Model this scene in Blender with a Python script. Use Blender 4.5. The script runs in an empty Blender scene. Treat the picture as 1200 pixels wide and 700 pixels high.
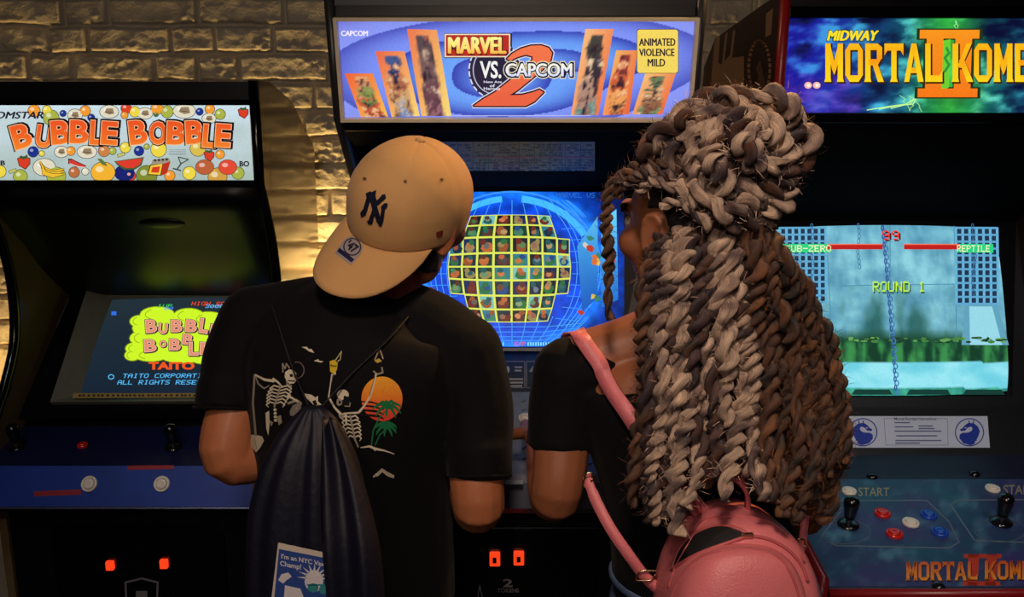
import bpy, bmesh, math, random
import numpy as np
from math import sin, cos, radians as R, pi, sqrt
from mathutils import Vector, Matrix, noise
from mathutils.geometry import tessellate_polygon
from mathutils.bvhtree import BVHTree

SC = bpy.context.scene
COL = SC.collection
random.seed(11)

# ------------------------------------------------------------------ camera, world, lights, exposure
FPX = 1040.0            # focal length in pixels for a 1200x700 frame
TILT = R(12)
CAM = Vector((0, 0, 1.64))
cd = bpy.data.cameras.new('camera'); cd.sensor_width = 36; cd.lens = 36 * FPX / 1200; cd.clip_start = .05
co = bpy.data.objects.new('camera', cd); COL.objects.link(co)
co.location = CAM; co.rotation_euler = (R(90) - TILT, 0, 0)
SC.camera = co
SC.view_settings.view_transform = 'Standard'
SC.view_settings.look = 'None'
SC.view_settings.exposure = 0.0
SC.view_settings.gamma = 1.0
SC.view_settings.use_curve_mapping = False

w = bpy.data.worlds.new('world'); SC.world = w; w.use_nodes = True
w.node_tree.nodes['Background'].inputs[0].default_value = (.55, .5, 1, 1)
w.node_tree.nodes['Background'].inputs[1].default_value = .006


def area(name, loc, target, size, size_y, power, col, spread=180):
    d = bpy.data.lights.new(name, 'AREA'); d.shape = 'RECTANGLE'; d.size = size; d.size_y = size_y
    d.energy = power; d.color = col; d.spread = R(spread)
    o = bpy.data.objects.new(name, d); COL.objects.link(o); o.location = loc
    o.rotation_euler = (Vector(target) - Vector(loc)).to_track_quat('-Z', 'Y').to_euler()
    return o


def spot(name, loc, target, power, col, angle, blend=.6, rad=.05):
    d = bpy.data.lights.new(name, 'SPOT'); d.energy = power; d.color = col; d.spot_size = R(angle); d.spot_blend = blend
    d.shadow_soft_size = rad
    o = bpy.data.objects.new(name, d); COL.objects.link(o); o.location = loc
    o.rotation_euler = (Vector(target) - Vector(loc)).to_track_quat('-Z', 'Y').to_euler()
    return o


GOLD = (1, .66, .24)
# warm strips standing on the floor behind the machines, washing up the brick wall
area('wall_wash_behind_left', (-.85, 2.47, 1.16), (-.85, 2.53, 1.9), .9, .03, 5.0, GOLD)
area('wall_wash_gap', (-.42, 2.36, .62), (-.42, 2.54, 1.5), .14, .05, 5.0, GOLD)
area('wall_wash_far_left', (-1.42, 2.3, .75), (-1.42, 2.54, 1.4), .2, .05, 2.0, GOLD)
area('wall_wash_right', (.45, 2.47, 1.2), (.45, 2.53, 2.0), 1.1, .03, 1.2, (1, .6, .25))
# ceiling lamps of the room: a warm one over the players, a soft one behind the camera; plus added fills
spot('ceiling_spot_amber', (.75, 2.0, 2.62), (.3, 1.2, 1.72), 110, (1, .55, .2), 42)
spot('added_fill_side_art', (-.35, 2.0, 2.68), (.5, 1.9, 1.72), 9, (1, .62, .34), 60)  # added warm fill to bring out the right machine's side art
spot('ceiling_lamp_white', (-.05, -.15, 2.68), (.16, 1.12, 1.28), 74, (1, .77, .6), 62, .8, .12)
spot('added_fill_right', (1.15, .45, 2.68), (.95, 1.56, .9), 22, (.9, .92, 1), 44, .8, .1)  # added fill, brightens the buttons and panel of the right machine
spot('added_fill_left', (-1.0, .6, 2.68), (-.86, 1.8, .85), 12, (.95, .93, 1), 36, .8, .1)  # mild added fill for the left machine's buttons
area('room_lamp_behind', (-.35, -1.2, 2.45), (.1, 1.2, 1.35), .6, .6, 5.5, (1, .84, .74), 130)

# ------------------------------------------------------------------ geometry helpers


def ray(px, py):
    x = (px - 600) / FPX; y = (350 - py) / FPX
    return Vector((x, cos(TILT) + y * sin(TILT), -sin(TILT) + y * cos(TILT)))


def at(px, py, Y):
    r = ray(px, py)
    return CAM + r * (Y / r.y)


def lin(c):
    return tuple(((v / 255) / 12.92 if v / 255 <= .04045 else (((v / 255) + .055) / 1.055) ** 2.4) for v in c[:3])


def wloc(o):
    p = Vector((0, 0, 0))
    while o is not None:
        p = p + o.location; o = o.parent
    return p


def link(name, me, mat, parent=None, smooth=False):
    """link a mesh given in world coordinates as one object (kept relative to its parent)"""
    if mat is not None:
        for m in (mat if isinstance(mat, (list, tuple)) else [mat]):
            me.materials.append(m)
    o = bpy.data.objects.new(name, me); COL.objects.link(o)
    if parent is not None:
        me.transform(Matrix.Translation(-wloc(parent)))
        o.parent = parent
    if smooth:
        me.polygons.foreach_set('use_smooth', [True] * len(me.polygons))
    return o


def obj(name, bm, mat, parent=None, smooth=False, bevel=0):
    me = bpy.data.meshes.new(name)
    bmesh.ops.recalc_face_normals(bm, faces=bm.faces[:])
    bm.to_mesh(me); bm.free()
    o = link(name, me, mat, parent, smooth)
    if bevel:
        m = o.modifiers.new('bevel', 'BEVEL'); m.width = bevel; m.segments = 2; m.limit_method = 'ANGLE'; m.angle_limit = R(35)
    return o


def thing(name, label, cat, loc=(0, 0, 0), group=None):
    o = bpy.data.objects.new(name, None); COL.objects.link(o); o.location = loc
    o.empty_display_size = .1
    tag(o, label, cat, group)
    return o


def tag(o, label=None, cat=None, group=None, kind=None):
    if label: o['label'] = label
    if cat: o['category'] = cat
    if group: o['group'] = group
    if kind: o['kind'] = kind
    return o


def put(o, p):
    """move the origin of an object with no parent to point p, keeping its mesh where it is"""
    o.data.transform(Matrix.Translation(-Vector(p))); o.location = Vector(p); return o


def B():
    return bmesh.new()


def box(bm, x0, x1, y0, y1, z0, z1):
    vs = [bm.verts.new((x, y, z)) for x in (x0, x1) for y in (y0, y1) for z in (z0, z1)]
    for f in ((0, 1, 3, 2), (4, 6, 7, 5), (0, 4, 5, 1), (2, 3, 7, 6), (0, 2, 6, 4), (1, 5, 7, 3)):
        bm.faces.new([vs[i] for i in f])


def prism(bm, prof, x0, x1):
    """prof: (y,z) outline, extruded along x"""
    a = [bm.verts.new((x0, y, z)) for y, z in prof]; b = [bm.verts.new((x1, y, z)) for y, z in prof]
    n = len(prof)
    for i in range(n):
        bm.faces.new((a[i], a[(i + 1) % n], b[(i + 1) % n], b[i]))
    tr = tessellate_polygon([[Vector((y, z, 0)) for y, z in prof]])
    for t in tr:
        bm.faces.new([a[i] for i in t]); bm.faces.new([b[i] for i in t])


def slab(bm, pts, th, n=None):
    """flat polygon (world points) given a thickness away from its front normal"""
    pts = [Vector(p) for p in pts]
    if n is None:
        n = (pts[1] - pts[0]).cross(pts[2] - pts[0]).normalized()
    if n.dot(CAM - pts[0]) < 0: n = -n
    a = [bm.verts.new(p) for p in pts]; b = [bm.verts.new(p - n * th) for p in pts]
    k = len(pts)
    for i in range(k):
        bm.faces.new((a[i], a[(i + 1) % k], b[(i + 1) % k], b[i]))
    ax = (pts[1] - pts[0]).normalized(); ay = n.cross(ax)
    tr = tessellate_polygon([[Vector(((p - pts[0]).dot(ax), (p - pts[0]).dot(ay), 0)) for p in pts]])
    for t in tr:
        bm.faces.new([a[i] for i in t]); bm.faces.new([b[i] for i in t])


def lathe(bm, o, axis, prof, n=20):
    """prof: (radius, height along axis)"""
    o = Vector(o); axis = Vector(axis).normalized()
    s = axis.orthogonal().normalized(); t = axis.cross(s)
    rings = []
    for r, h in prof:
        if r < 1e-6:
            rings.append([bm.verts.new(o + axis * h)])
        else:
            rings.append([bm.verts.new(o + axis * h + (s * cos(2 * pi * k / n) + t * sin(2 * pi * k / n)) * r) for k in range(n)])
    for a, b in zip(rings, rings[1:]):
        for k in range(n):
            q = [a[k % len(a)], a[(k + 1) % len(a)], b[(k + 1) % len(b)], b[k % len(b)]]
            q = list(dict.fromkeys(q))
            if len(q) > 2: bm.faces.new(q)
    for r in (rings[0], rings[-1]):
        if len(r) > 2: bm.faces.new(r)


def catmull(pts, n):
    """n samples per segment through pts (tuples or Vectors of any size)"""
    P = [np.array(p, float) for p in pts]
    P = [2 * P[0] - P[1]] + P + [2 * P[-1] - P[-2]]
    out = []
    for i in range(1, len(P) - 2):
        for k in range(n):
            t = k / n
            a, b, c, d = P[i - 1], P[i], P[i + 1], P[i + 2]
            out.append(.5 * (2 * b + (c - a) * t + (2 * a - 5 * b + 4 * c - d) * t * t + (3 * b - a - 3 * c + d) * t ** 3))
    out.append(P[-2])
    return out


def tube(bm, pts, rad, n=12, side=None, ends=True):
    """closed tube through pts; rad: scalars or (side radius, other radius)"""
    pts = [Vector(p) for p in pts]; rings = []
    s = Vector(side) if side else None
    for i, p in enumerate(pts):
        d = (pts[min(i + 1, len(pts) - 1)] - pts[max(i - 1, 0)]).normalized()
        if s is None: s = d.orthogonal()
        s1 = (s - d * s.dot(d)).normalized()
        if side is None: s = s1
        t = d.cross(s1)
        r = rad[i] if isinstance(rad, (list, tuple)) else rad
        ra, rb = r if isinstance(r, (tuple, list, np.ndarray)) else (r, r)
        rings.append([bm.verts.new(p + s1 * (cos(2 * pi * k / n) * ra) + t * (sin(2 * pi * k / n) * rb)) for k in range(n)])
    for a, b in zip(rings, rings[1:]):
        for k in range(n):
            bm.faces.new((a[k], a[(k + 1) % n], b[(k + 1) % n], b[k]))
    if ends:
        bm.faces.new(rings[0]); bm.faces.new(rings[-1])


def ribbon(bm, pts, wdir, width, th):
    """flat strap of rectangular section through pts; wdir per point = direction across"""
    rings = []
    for i, p in enumerate(pts):
        p = Vector(p); d = (Vector(pts[min(i + 1, len(pts) - 1)]) - Vector(pts[max(i - 1, 0)])).normalized()
        wv = Vector(wdir[i] if isinstance(wdir, list) else wdir); wv = (wv - d * wv.dot(d)).normalized(); n = d.cross(wv)
        wd = width[i] if isinstance(width, list) else width
        rings.append([bm.verts.new(p + wv * a * wd / 2 + n * b * th / 2) for a, b in ((-1, -1), (1, -1), (1, 1), (-1, 1))])
    for a, b in zip(rings, rings[1:]):
        for k in range(4):
            bm.faces.new((a[k], a[(k + 1) % 4], b[(k + 1) % 4], b[k]))
    bm.faces.new(rings[0]); bm.faces.new(rings[-1])


def ell(bm, c, r, rot=None, u=20, v=12):
    m = Matrix.Translation(Vector(c)) @ ((rot.to_4x4() if rot else Matrix.Identity(4))) @ Matrix.Diagonal((r[0], r[1], r[2], 1))
    bmesh.ops.create_uvsphere(bm, u_segments=u, v_segments=v, radius=1, matrix=m)


# ------------------------------------------------------------------ materials


def nodes(name):
    m = bpy.data.materials.new(name); m.use_nodes = True
    nt = m.node_tree; return m, nt, nt.nodes['Principled BSDF']


def mat(name, col, rough=.5, metal=0, vary=.15, scale=40, bump=0, bscale=200, coat=0, sheen=0, spec=.5, col2=None, stretch=None):
    """principled with noise variation between col and col2 (or a darker col)"""
    m, nt, p = nodes(name)
    c = lin(col)
    tc = nt.nodes.new('ShaderNodeTexCoord')
    src = tc.outputs['Object']
    if stretch:
        mp = nt.nodes.new('ShaderNodeMapping'); mp.inputs['Scale'].default_value = stretch
        nt.links.new(src, mp.inputs[0]); src = mp.outputs[0]
    nz = nt.nodes.new('ShaderNodeTexNoise'); nz.inputs['Scale'].default_value = scale; nz.inputs['Detail'].default_value = 4
    nt.links.new(src, nz.inputs['Vector'])
    mx = nt.nodes.new('ShaderNodeMix'); mx.data_type = 'RGBA'
    c2 = lin(col2) if col2 else tuple(v * (1 - vary) for v in c)
    mx.inputs[6].default_value = (*c, 1); mx.inputs[7].default_value = (*c2, 1)
    nt.links.new(nz.outputs[0], mx.inputs[0]); nt.links.new(mx.outputs[2], p.inputs['Base Color'])
    p.inputs['Roughness'].default_value = rough; p.inputs['Metallic'].default_value = metal
    p.inputs['Coat Weight'].default_value = coat; p.inputs['Sheen Weight'].default_value = sheen
    p.inputs['Specular IOR Level'].default_value = spec
    if bump:
        n2 = nt.nodes.new('ShaderNodeTexNoise'); n2.inputs['Scale'].default_value = bscale; n2.inputs['Detail'].default_value = 3
        nt.links.new(src, n2.inputs['Vector'])
        b = nt.nodes.new('ShaderNodeBump'); b.inputs['Strength'].default_value = bump; b.inputs['Distance'].default_value = .01
        nt.links.new(n2.outputs[0], b.inputs['Height']); nt.links.new(b.outputs[0], p.inputs['Normal'])
    return m


def glow(name, col, strength):
    m, nt, p = nodes(name)
    nz = nt.nodes.new('ShaderNodeTexNoise'); nz.inputs['Scale'].default_value = 90
    tc = nt.nodes.new('ShaderNodeTexCoord'); nt.links.new(tc.outputs['Object'], nz.inputs['Vector'])
    mx = nt.nodes.new('ShaderNodeMix'); mx.data_type = 'RGBA'
    c = lin(col); mx.inputs[6].default_value = (*c, 1); mx.inputs[7].default_value = (*[v * .5 for v in c], 1)
    nt.links.new(nz.outputs[0], mx.inputs[0])
    p.inputs['Base Color'].default_value = (.02, .02, .02, 1); p.inputs['Roughness'].default_value = .2
    nt.links.new(mx.outputs[2], p.inputs['Emission Color']); p.inputs['Emission Strength'].default_value = strength
    return m


def printed(name, strength=0, rough=.5, spec=.5, bump=0):
    """colour comes from the print on the surface; backlit when strength > 0"""
    m, nt, p = nodes(name)
    a = nt.nodes.new('ShaderNodeAttribute'); a.attribute_name = 'Col'
    nz = nt.nodes.new('ShaderNodeTexNoise'); nz.inputs['Scale'].default_value = 350
    tc = nt.nodes.new('ShaderNodeTexCoord'); nt.links.new(tc.outputs['Object'], nz.inputs['Vector'])
    mr = nt.nodes.new('ShaderNodeMapRange'); mr.inputs[3].default_value = .85; mr.inputs[4].default_value = 1.12
    nt.links.new(nz.outputs[0], mr.inputs[0])
    mx = nt.nodes.new('ShaderNodeVectorMath'); mx.operation = 'SCALE'
    nt.links.new(a.outputs['Color'], mx.inputs[0]); nt.links.new(mr.outputs[0], mx.inputs['Scale'])
    p.inputs['Roughness'].default_value = rough; p.inputs['Specular IOR Level'].default_value = spec
    if strength:
        p.inputs['Base Color'].default_value = (.01, .01, .012, 1)
        nt.links.new(mx.outputs[0], p.inputs['Emission Color']); p.inputs['Emission Strength'].default_value = strength
    else:
        nt.links.new(mx.outputs[0], p.inputs['Base Color'])
    return m


# ------------------------------------------------------------------ flat artwork (prints, screens, signs)
PIX = {
 'A': '01110 10001 10001 11111 10001 10001 10001', 'B': '11110 10001 10001 11110 10001 10001 11110', 'C': '01111 10000 10000 10000 10000 10000 01111',
 'D': '11110 10001 10001 10001 10001 10001 11110', 'E': '11111 10000 10000 11110 10000 10000 11111', 'F': '11111 10000 10000 11110 10000 10000 10000',
 'G': '01111 10000 10000 10011 10001 10001 01111', 'H': '10001 10001 10001 11111 10001 10001 10001', 'I': '01110 00100 00100 00100 00100 00100 01110',
 'L': '10000 10000 10000 10000 10000 10000 11111', 'M': '10001 11011 10101 10101 10001 10001 10001', 'N': '10001 11001 11001 10101 10011 10011 10001',
 'O': '01110 10001 10001 10001 10001 10001 01110', 'P': '11110 10001 10001 11110 10000 10000 10000', 'R': '11110 10001 10001 11110 10100 10010 10001',
 'S': '01111 10000 10000 01110 00001 00001 11110', 'T': '11111 00100 00100 00100 00100 00100 00100', 'U': '10001 10001 10001 10001 10001 10001 01110',
 'V': '10001 10001 10001 10001 10001 01010 00100', 'X': '10001 10001 01010 00100 01010 10001 10001', 'Z': '11111 00001 00010 00100 01000 10000 11111',
 '0': '01110 10001 10011 10101 11001 10001 01110', '1': '00100 01100 00100 00100 00100 00100 01110', '2': '01110 10001 00001 00110 01000 10000 11111',
 '3': '11110 00001 00001 01110 00001 00001 11110', '9': '01110 10001 10001 01111 00001 00001 01110', '-': '00000 00000 00000 11111 00000 00000 00000',
 'Y': '10001 10001 01010 00100 00100 00100 00100', 'K': '10001 10010 10100 11000 10100 10010 10001', 'W': '10001 10001 10001 10101 10101 11011 10001', ' ': '00000 ' * 7}

_TXT = {}


def text_tris(s, off=0.0):
    k = (s, off)
    if k not in _TXT:
        c = bpy.data.curves.new('lettering', 'FONT'); c.body = s; c.size = 1; c.offset = off; c.resolution_u = 3
        o = bpy.data.objects.new('lettering', c); COL.objects.link(o)
        ev = o.evaluated_get(bpy.context.evaluated_depsgraph_get()); me = ev.to_mesh()
        me.calc_loop_triangles()
        v = [(q.co.x, q.co.y) for q in me.vertices]
        _TXT[k] = [[v[i] for i in t.vertices] for t in me.loop_triangles]
        ev.to_mesh_clear(); bpy.data.objects.remove(o); bpy.data.curves.remove(c)
    return _TXT[k]


def text_box(s):
    p = [q for t in text_tris(s) for q in t]
    return min(a for a, b in p), min(b for a, b in p), max(a for a, b in p), max(b for a, b in p)


class Art:
    def __init__(self): self.f = []

    def tri(self, pts, col, L):
        self.f.append((pts, [col(x, y) for x, y in pts] if callable(col) else [col] * len(pts), L))

    def poly(self, pts, col, L=1):
        if len(pts) <= 3: self.tri(list(pts), col, L); return
        for t in tessellate_polygon([[Vector((x, y, 0)) for x, y in pts]]):
            self.tri([pts[i] for i in t], col, L)

    def rect(self, x0, y0, x1, y1, col, L=1): self.tri([(x0, y0), (x1, y0), (x1, y1), (x0, y1)], col, L)

    def grid(self, x0, y0, x1, y1, nx, ny, col, L=0, f=None):
        for i in range(nx):
            for j in range(ny):
                q = [(x0 + (x1 - x0) * (i + a) / nx, y0 + (y1 - y0) * (j + b) / ny) for a, b in ((0, 0), (1, 0), (1, 1), (0, 1))]
                if f: q = [f(*p) for p in q]
                self.tri(q, col, L)

    def ell(self, cx, cy, rx, ry, col, L=1, n=18, rot=0, a0=0, a1=360):
        p = []
        for k in range(n if a1 - a0 >= 360 else n + 1):
            t = R(a0 + (a1 - a0) * k / n); x = cos(t) * rx; y = sin(t) * ry
            p.append((cx + x * cos(R(rot)) - y * sin(R(rot)), cy + x * sin(R(rot)) + y * cos(R(rot))))
        self.poly(p, col, L)

    def line(self, pts, wd, col, L=1, closed=False):
        pts = list(pts)
        if closed: pts.append(pts[0])
        for k, ((x0, y0), (x1, y1)) in enumerate(zip(pts, pts[1:])):
            d = sqrt((x1 - x0) ** 2 + (y1 - y0) ** 2) or 1
            wa, wb = (wd[k], wd[k + 1]) if isinstance(wd, (list, tuple)) else (wd, wd)
            ux, uy = (x1 - x0) / d, (y1 - y0) / d
            e = .25 * min(wa, wb); x0 -= ux * e; y0 -= uy * e; x1 += ux * e; y1 += uy * e
            nx, ny = -uy / 2, ux / 2
            self.tri([(x0 + nx * wa, y0 + ny * wa), (x1 + nx * wb, y1 + ny * wb), (x1 - nx * wb, y1 - ny * wb), (x0 - nx * wa, y0 - ny * wa)], col, L)

    def ring(self, cx, cy, rx, ry, wd, col, L=1, n=28, a0=0, a1=360, rot=0):
        c, s = cos(R(rot)), sin(R(rot)); p = []
        for k in range(n + 1):
            t = R(a0 + (a1 - a0) * k / n); x = cos(t) * rx; y = sin(t) * ry
            p.append((cx + x * c - y * s, cy + x * s + y * c))
        self.line(p, wd, col, L)

    def text(self, s, x0, y0, x1, y1, col, L=2, off=0.0, f=None):
        """text fitted to a box; y grows downward; f bends the points"""
        a, b, c, d = text_box(s)
        for t in text_tris(s, off):
            q = [(x0 + (x - a) / (c - a) * (x1 - x0), y1 - (y - b) / (d - b) * (y1 - y0)) for x, y in t]
            if f: q = [f(*p) for p in q]
            self.tri(q, col, L)

    def bold(self, s, x0, y0, x1, y1, col, L=2, e=.3, f=None):
        for dx, dy in ((-e, 0), (e, 0), (0, -e * .5), (0, e * .5)): self.text(s, x0 + dx, y0 + dy, x1 + dx, y1 + dy, col, L, 0, f)

    def pix(self, s, x0, y0, x1, y1, col, L=2, f=None):
        n = len(s) * 6 - 1; dx = (x1 - x0) / n; dy = (y1 - y0) / 7
        for i, ch in enumerate(s):
            for j, row in enumerate(PIX[ch].split()):
                k = 0
                while k < 5:
                    if row[k] == '1':
                        e = k
                        while e < 5 and row[e] == '1': e += 1
                        q = [(x0 + (i * 6 + k) * dx, y0 + j * dy), (x0 + (i * 6 + e) * dx, y0 + j * dy), (x0 + (i * 6 + e) * dx, y0 + (j + 1.02) * dy), (x0 + (i * 6 + k) * dx, y0 + (j + 1.02) * dy)]
                        if f: q = [f(*p) for p in q]
                        self.tri(q, col, L); k = e
                    else: k += 1

    def split(self, step):
        out = []; st = list(self.f)
        while st:
            p, c, L = st.pop()
            if len(p) == 4:
                st += [([p[0], p[1], p[2]], [c[0], c[1], c[2]], L), ([p[0], p[2], p[3]], [c[0], c[2], c[3]], L)]; continue
            e = [((p[i][0] - p[(i + 1) % 3][0]) ** 2 + (p[i][1] - p[(i + 1) % 3][1]) ** 2, i) for i in range(3)]
            m, i = max(e)
            if m <= step * step: out.append((p, c, L)); continue
            j = (i + 1) % 3; k = (i + 2) % 3
            mp = ((p[i][0] + p[j][0]) / 2, (p[i][1] + p[j][1]) / 2); mc = tuple((u + v) / 2 for u, v in zip(c[i], c[j]))
            st += [([p[i], mp, p[k]], [c[i], mc, c[k]], L), ([mp, p[j], p[k]], [mc, c[j], c[k]], L)]
        self.f = out
        return self

    def build(self, name, mapper, material, parent=None, step=0, keep=False):
        """mapper(x, y, layer) -> world point or None"""
        if step: self.split(step)
        vs, fs, cs = [], [], []
        for p, c, L in self.f:
            ar = sum(p[i][0] * p[(i + 1) % len(p)][1] - p[(i + 1) % len(p)][0] * p[i][1] for i in range(len(p)))
            if abs(ar) < 1e-7: continue
            if ar > 0: p = p[::-1]; c = c[::-1]
            q = [mapper(x, y, L) for x, y in p]
            if any(v is None for v in q): continue
            b = len(vs); vs += q; fs.append(list(range(b, b + len(q)))); cs += c
        me = bpy.data.meshes.new(name); me.from_pydata([tuple(v) for v in vs], [], fs)
        at_ = me.color_attributes.new('Col', 'FLOAT_COLOR', 'CORNER')
        arr = np.ones((len(cs), 4), np.float32); arr[:, :3] = [lin(c) for c in cs]
        at_.data.foreach_set('color', arr.ravel())
        return link(name, me, material, parent)


class Plane:
    """a real flat panel; sight() reads off where a photo pixel meets it"""
    def __init__(self, o, u, v):
        self.o = Vector(o); self.u = Vector(u).normalized(); n = self.u.cross(Vector(v)).normalized(); self.v = n.cross(self.u)
        self.n = n if n.dot(CAM - self.o) > 0 else -n

    def sight(self, px, py):
        r = ray(px, py); t = (self.o - CAM).dot(self.n) / r.dot(self.n)
        return CAM + r * t

    def flat(self, px, py, L): return self.sight(px, py) + self.n * (.0003 * L)

    def bulged(self, c, ru, rv, b):
        c = Vector(c)

        def f(px, py, L):
            p = self.sight(px, py); d = p - c
            k = max(0, 1 - (d.dot(self.u) / ru) ** 2 * .5 - (d.dot(self.v) / rv) ** 2 * .5)
            return p + self.n * (.0003 * L + b * k)
        return f


def on_mesh(bvh, off=.0012):
    """print that lies on a curved surface"""
    def f(px, py, L):
        r = ray(px, py).normalized(); h, n, i, d = bvh.ray_cast(CAM, r)
        if h is None: return None
        if n.dot(r) > 0: n = -n
        return h + n * (off + .0003 * L)
    return f


def bvh_of(o):
    dg = bpy.context.evaluated_depsgraph_get(); e = o.evaluated_get(dg); me = e.to_mesh()
    W = wloc(o)
    b = BVHTree.FromPolygons([tuple(v.co + W) for v in me.vertices], [tuple(p.vertices) for p in me.polygons]); e.to_mesh_clear()
    return b


def mixc(a, b, t):
    t = max(0, min(1, t)); return tuple(x + (y - x) * t for x, y in zip(a, b))


def ramp(stops, t):
    if t <= stops[0][0]: return stops[0][1]
    for (a, c), (b, d) in zip(stops, stops[1:]):
        if t <= b: return mixc(c, d, (t - a) / (b - a))
    return stops[-1][1]


def fbm(x, y, z=0, o=4):
    return noise.fractal(Vector((x, y, z)), 1.0, 2.0, o)


BLACK = mat('black_laminate', (11, 10, 13), .42, vary=.4, scale=60)
BLACKG = mat('black_gloss', (10, 10, 14), .18, vary=.3, scale=30)
VINYL = mat('black_vinyl', (20, 20, 28), .5, vary=.4, scale=80, bump=.08, bscale=500)
CREAMTRIM = mat('cream_retainer', (240, 224, 190), .4, vary=.2)
STEEL = mat('brushed_steel', (120, 124, 140), .35, metal=.9, vary=.3, scale=60, stretch=(3, 60, 60))
WHITEP = mat('white_plastic', (232, 226, 212), .3, vary=.12, scale=120, coat=.3)
REDP = mat('red_plastic', (205, 34, 22), .25, vary=.2, coat=.4)
BLUEP = mat('blue_plastic', (30, 76, 190), .25, vary=.2, coat=.4)
BLACKP = mat('black_plastic', (12, 12, 14), .22, vary=.2, coat=.4)
REDTRIM = mat('red_trim', (140, 22, 26), .35, vary=.25)
COINGLOW = glow('coin_lamp', (255, 60, 20), 1.6)
PRINT = printed('printed_card', 0, .45)
CARDS = printed('printed_decal', 0, .4)
BACKLIT = printed('backlit_marquee', 1.0, .25)
PHOSPHOR = printed('tube_screen', 1.05, .3, .06)

# ------------------------------------------------------------------ the setting
def build_wall():
    Y0 = 2.55; course = .0757; rnd = random.Random(4)
    xs = np.concatenate([np.arange(-3.2, -1.9, .1), np.arange(-1.9, 1.75, .005), np.arange(1.75, 3.2, .1)])
    zs = np.concatenate([np.arange(0, .9, .1), np.arange(.9, 2.12, .004), np.arange(2.12, 2.75, .05)])
    nx, nz = len(xs), len(zs)
    rows = int(2.75 / course) + 2
    zoff = (1.64 + .0 - course * 22) % course
    H = np.zeros((nz, nx)); Sm = np.zeros((nz, nx))
    ridx = np.floor((zs - zoff) / course).astype(int)
    for rI in range(-1, rows):
        sel = np.where(ridx == rI)[0]
        if not len(sel): continue
        z0 = rI * course + zoff
        smooth = z0 > 1.895
        joints = []; x = -3.3 + rnd.random() * .2
        head = rnd.random() < .7 and not smooth
        while x < 3.3:
            joints.append(x); x += (rnd.choice((.105, .115, .125, .16, .225)) if head else .228 if smooth else rnd.choice((.225, .24, .2, .12))) * (1 + .1 * (rnd.random() - .5))
        joints = np.array(joints)
        bi = np.searchsorted(joints, xs) - 1
        bi = np.clip(bi, 0, len(joints) - 2)
        d1 = np.minimum(xs - joints[bi], joints[bi + 1] - xs)
        prot = np.array([rnd.uniform(-.003, .004) for _ in joints])[bi]
        chip = np.array([rnd.uniform(0, 1) for _ in joints])[bi]
        for k in sel:
            z = zs[k]
            wob = np.array([noise.noise(Vector((xx * 9, rI * 3.1, 0))) + .55 * noise.noise(Vector((xx * 34, rI * 1.7, 4))) for xx in xs]) * (.006 if not smooth else .003)
            d2b = (z - z0) + wob
            d2t = (z0 + course - z) - wob
            d2 = np.minimum(d2b, d2t)
            ed = np.minimum(np.abs(d1), np.maximum(d2, 0))
            mw = .0055
            t = np.clip((np.minimum(d1 * 1.3 - .002, d2) - mw + .004) / .008, 0, 1); t = t * t * (3 - 2 * t)
            H[k] = (t * (.022 if not smooth else .012) + t * prot * 1.3)
            Sm[k] = t * chip
    # rough, chipped painted faces
    for k in range(nz):
        if not (.88 < zs[k] < 2.13): continue
        for i in range(nx):
            if not (-1.75 < xs[i] < .72): continue
            v = Vector((xs[i], zs[k], 0))
            n = noise.fractal(v * 26, 1.0, 2.0, 4)
            c = noise.noise(v * 11 + Vector((7, 3, 0)))
            a = .002 if zs[k] > 1.895 else .0042
            H[k, i] += n * a * .8
            if c > .16 and zs[k] < 1.895: H[k, i] += noise.fractal(v * 62, 1, 2, 3) * .0075 * min(1, (c - .16) * 5)
    H += 0
    verts = np.zeros((nz, nx, 3)); verts[..., 0] = xs[None]; verts[..., 2] = zs[:, None]; verts[..., 1] = Y0 - H
    idx = np.arange(nz * nx).reshape(nz, nx)
    f = np.stack([idx[:-1, :-1], idx[:-1, 1:], idx[1:, 1:], idx[1:, :-1]], -1).reshape(-1, 4)
    me = bpy.data.meshes.new('wall_back'); me.from_pydata(verts.reshape(-1, 3).tolist(), [], f.tolist())
    o = link('wall_back', me, mat('painted_brick', (226, 214, 190), .55, vary=.3, scale=14, bump=.25, bscale=160, col2=(188, 172, 146)), None, True)
    tag(o, 'cream painted rough brick wall behind the machines', 'wall', kind='structure')


build_wall()
b = B(); box(b, -3.2, 3.2, -2.2, 2.6, -.06, 0)
tag(obj('floor', b, mat('dark_floor', (40, 36, 36), .5, vary=.5, scale=12, bump=.1)), 'dark floor of the arcade', 'floor', kind='structure')
b = B(); box(b, -3.2, 3.2, -2.2, 2.6, 2.75, 2.81)
tag(obj('ceiling', b, mat('dark_ceiling', (24, 22, 22), .8, vary=.3)), 'dark ceiling', 'ceiling', kind='structure')


# ------------------------------------------------------------------ machine parts
def button(parent, p, n, m, r=.0145, name='button', label=None, plunger=None):
    """arcade push button: rim ring with a domed plunger as its sub-part"""
    bm = B(); lathe(bm, p, n, [(r * 1.02, -.004), (r * 1.05, .003), (r * .98, .0055), (r * .8, .0058), (r * .74, .004), (r * .74, -.004)], 24)
    o = obj(name, bm, m, parent, True)
    bm = B(); lathe(bm, p, n, [(r * .7, -.003), (r * .7, .006), (r * .62, .0082), (r * .35, .0075), (0, .007)], 24)
    obj('plunger', bm, plunger or m, o, True)
    if label: o['label'] = label
    return o


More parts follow.
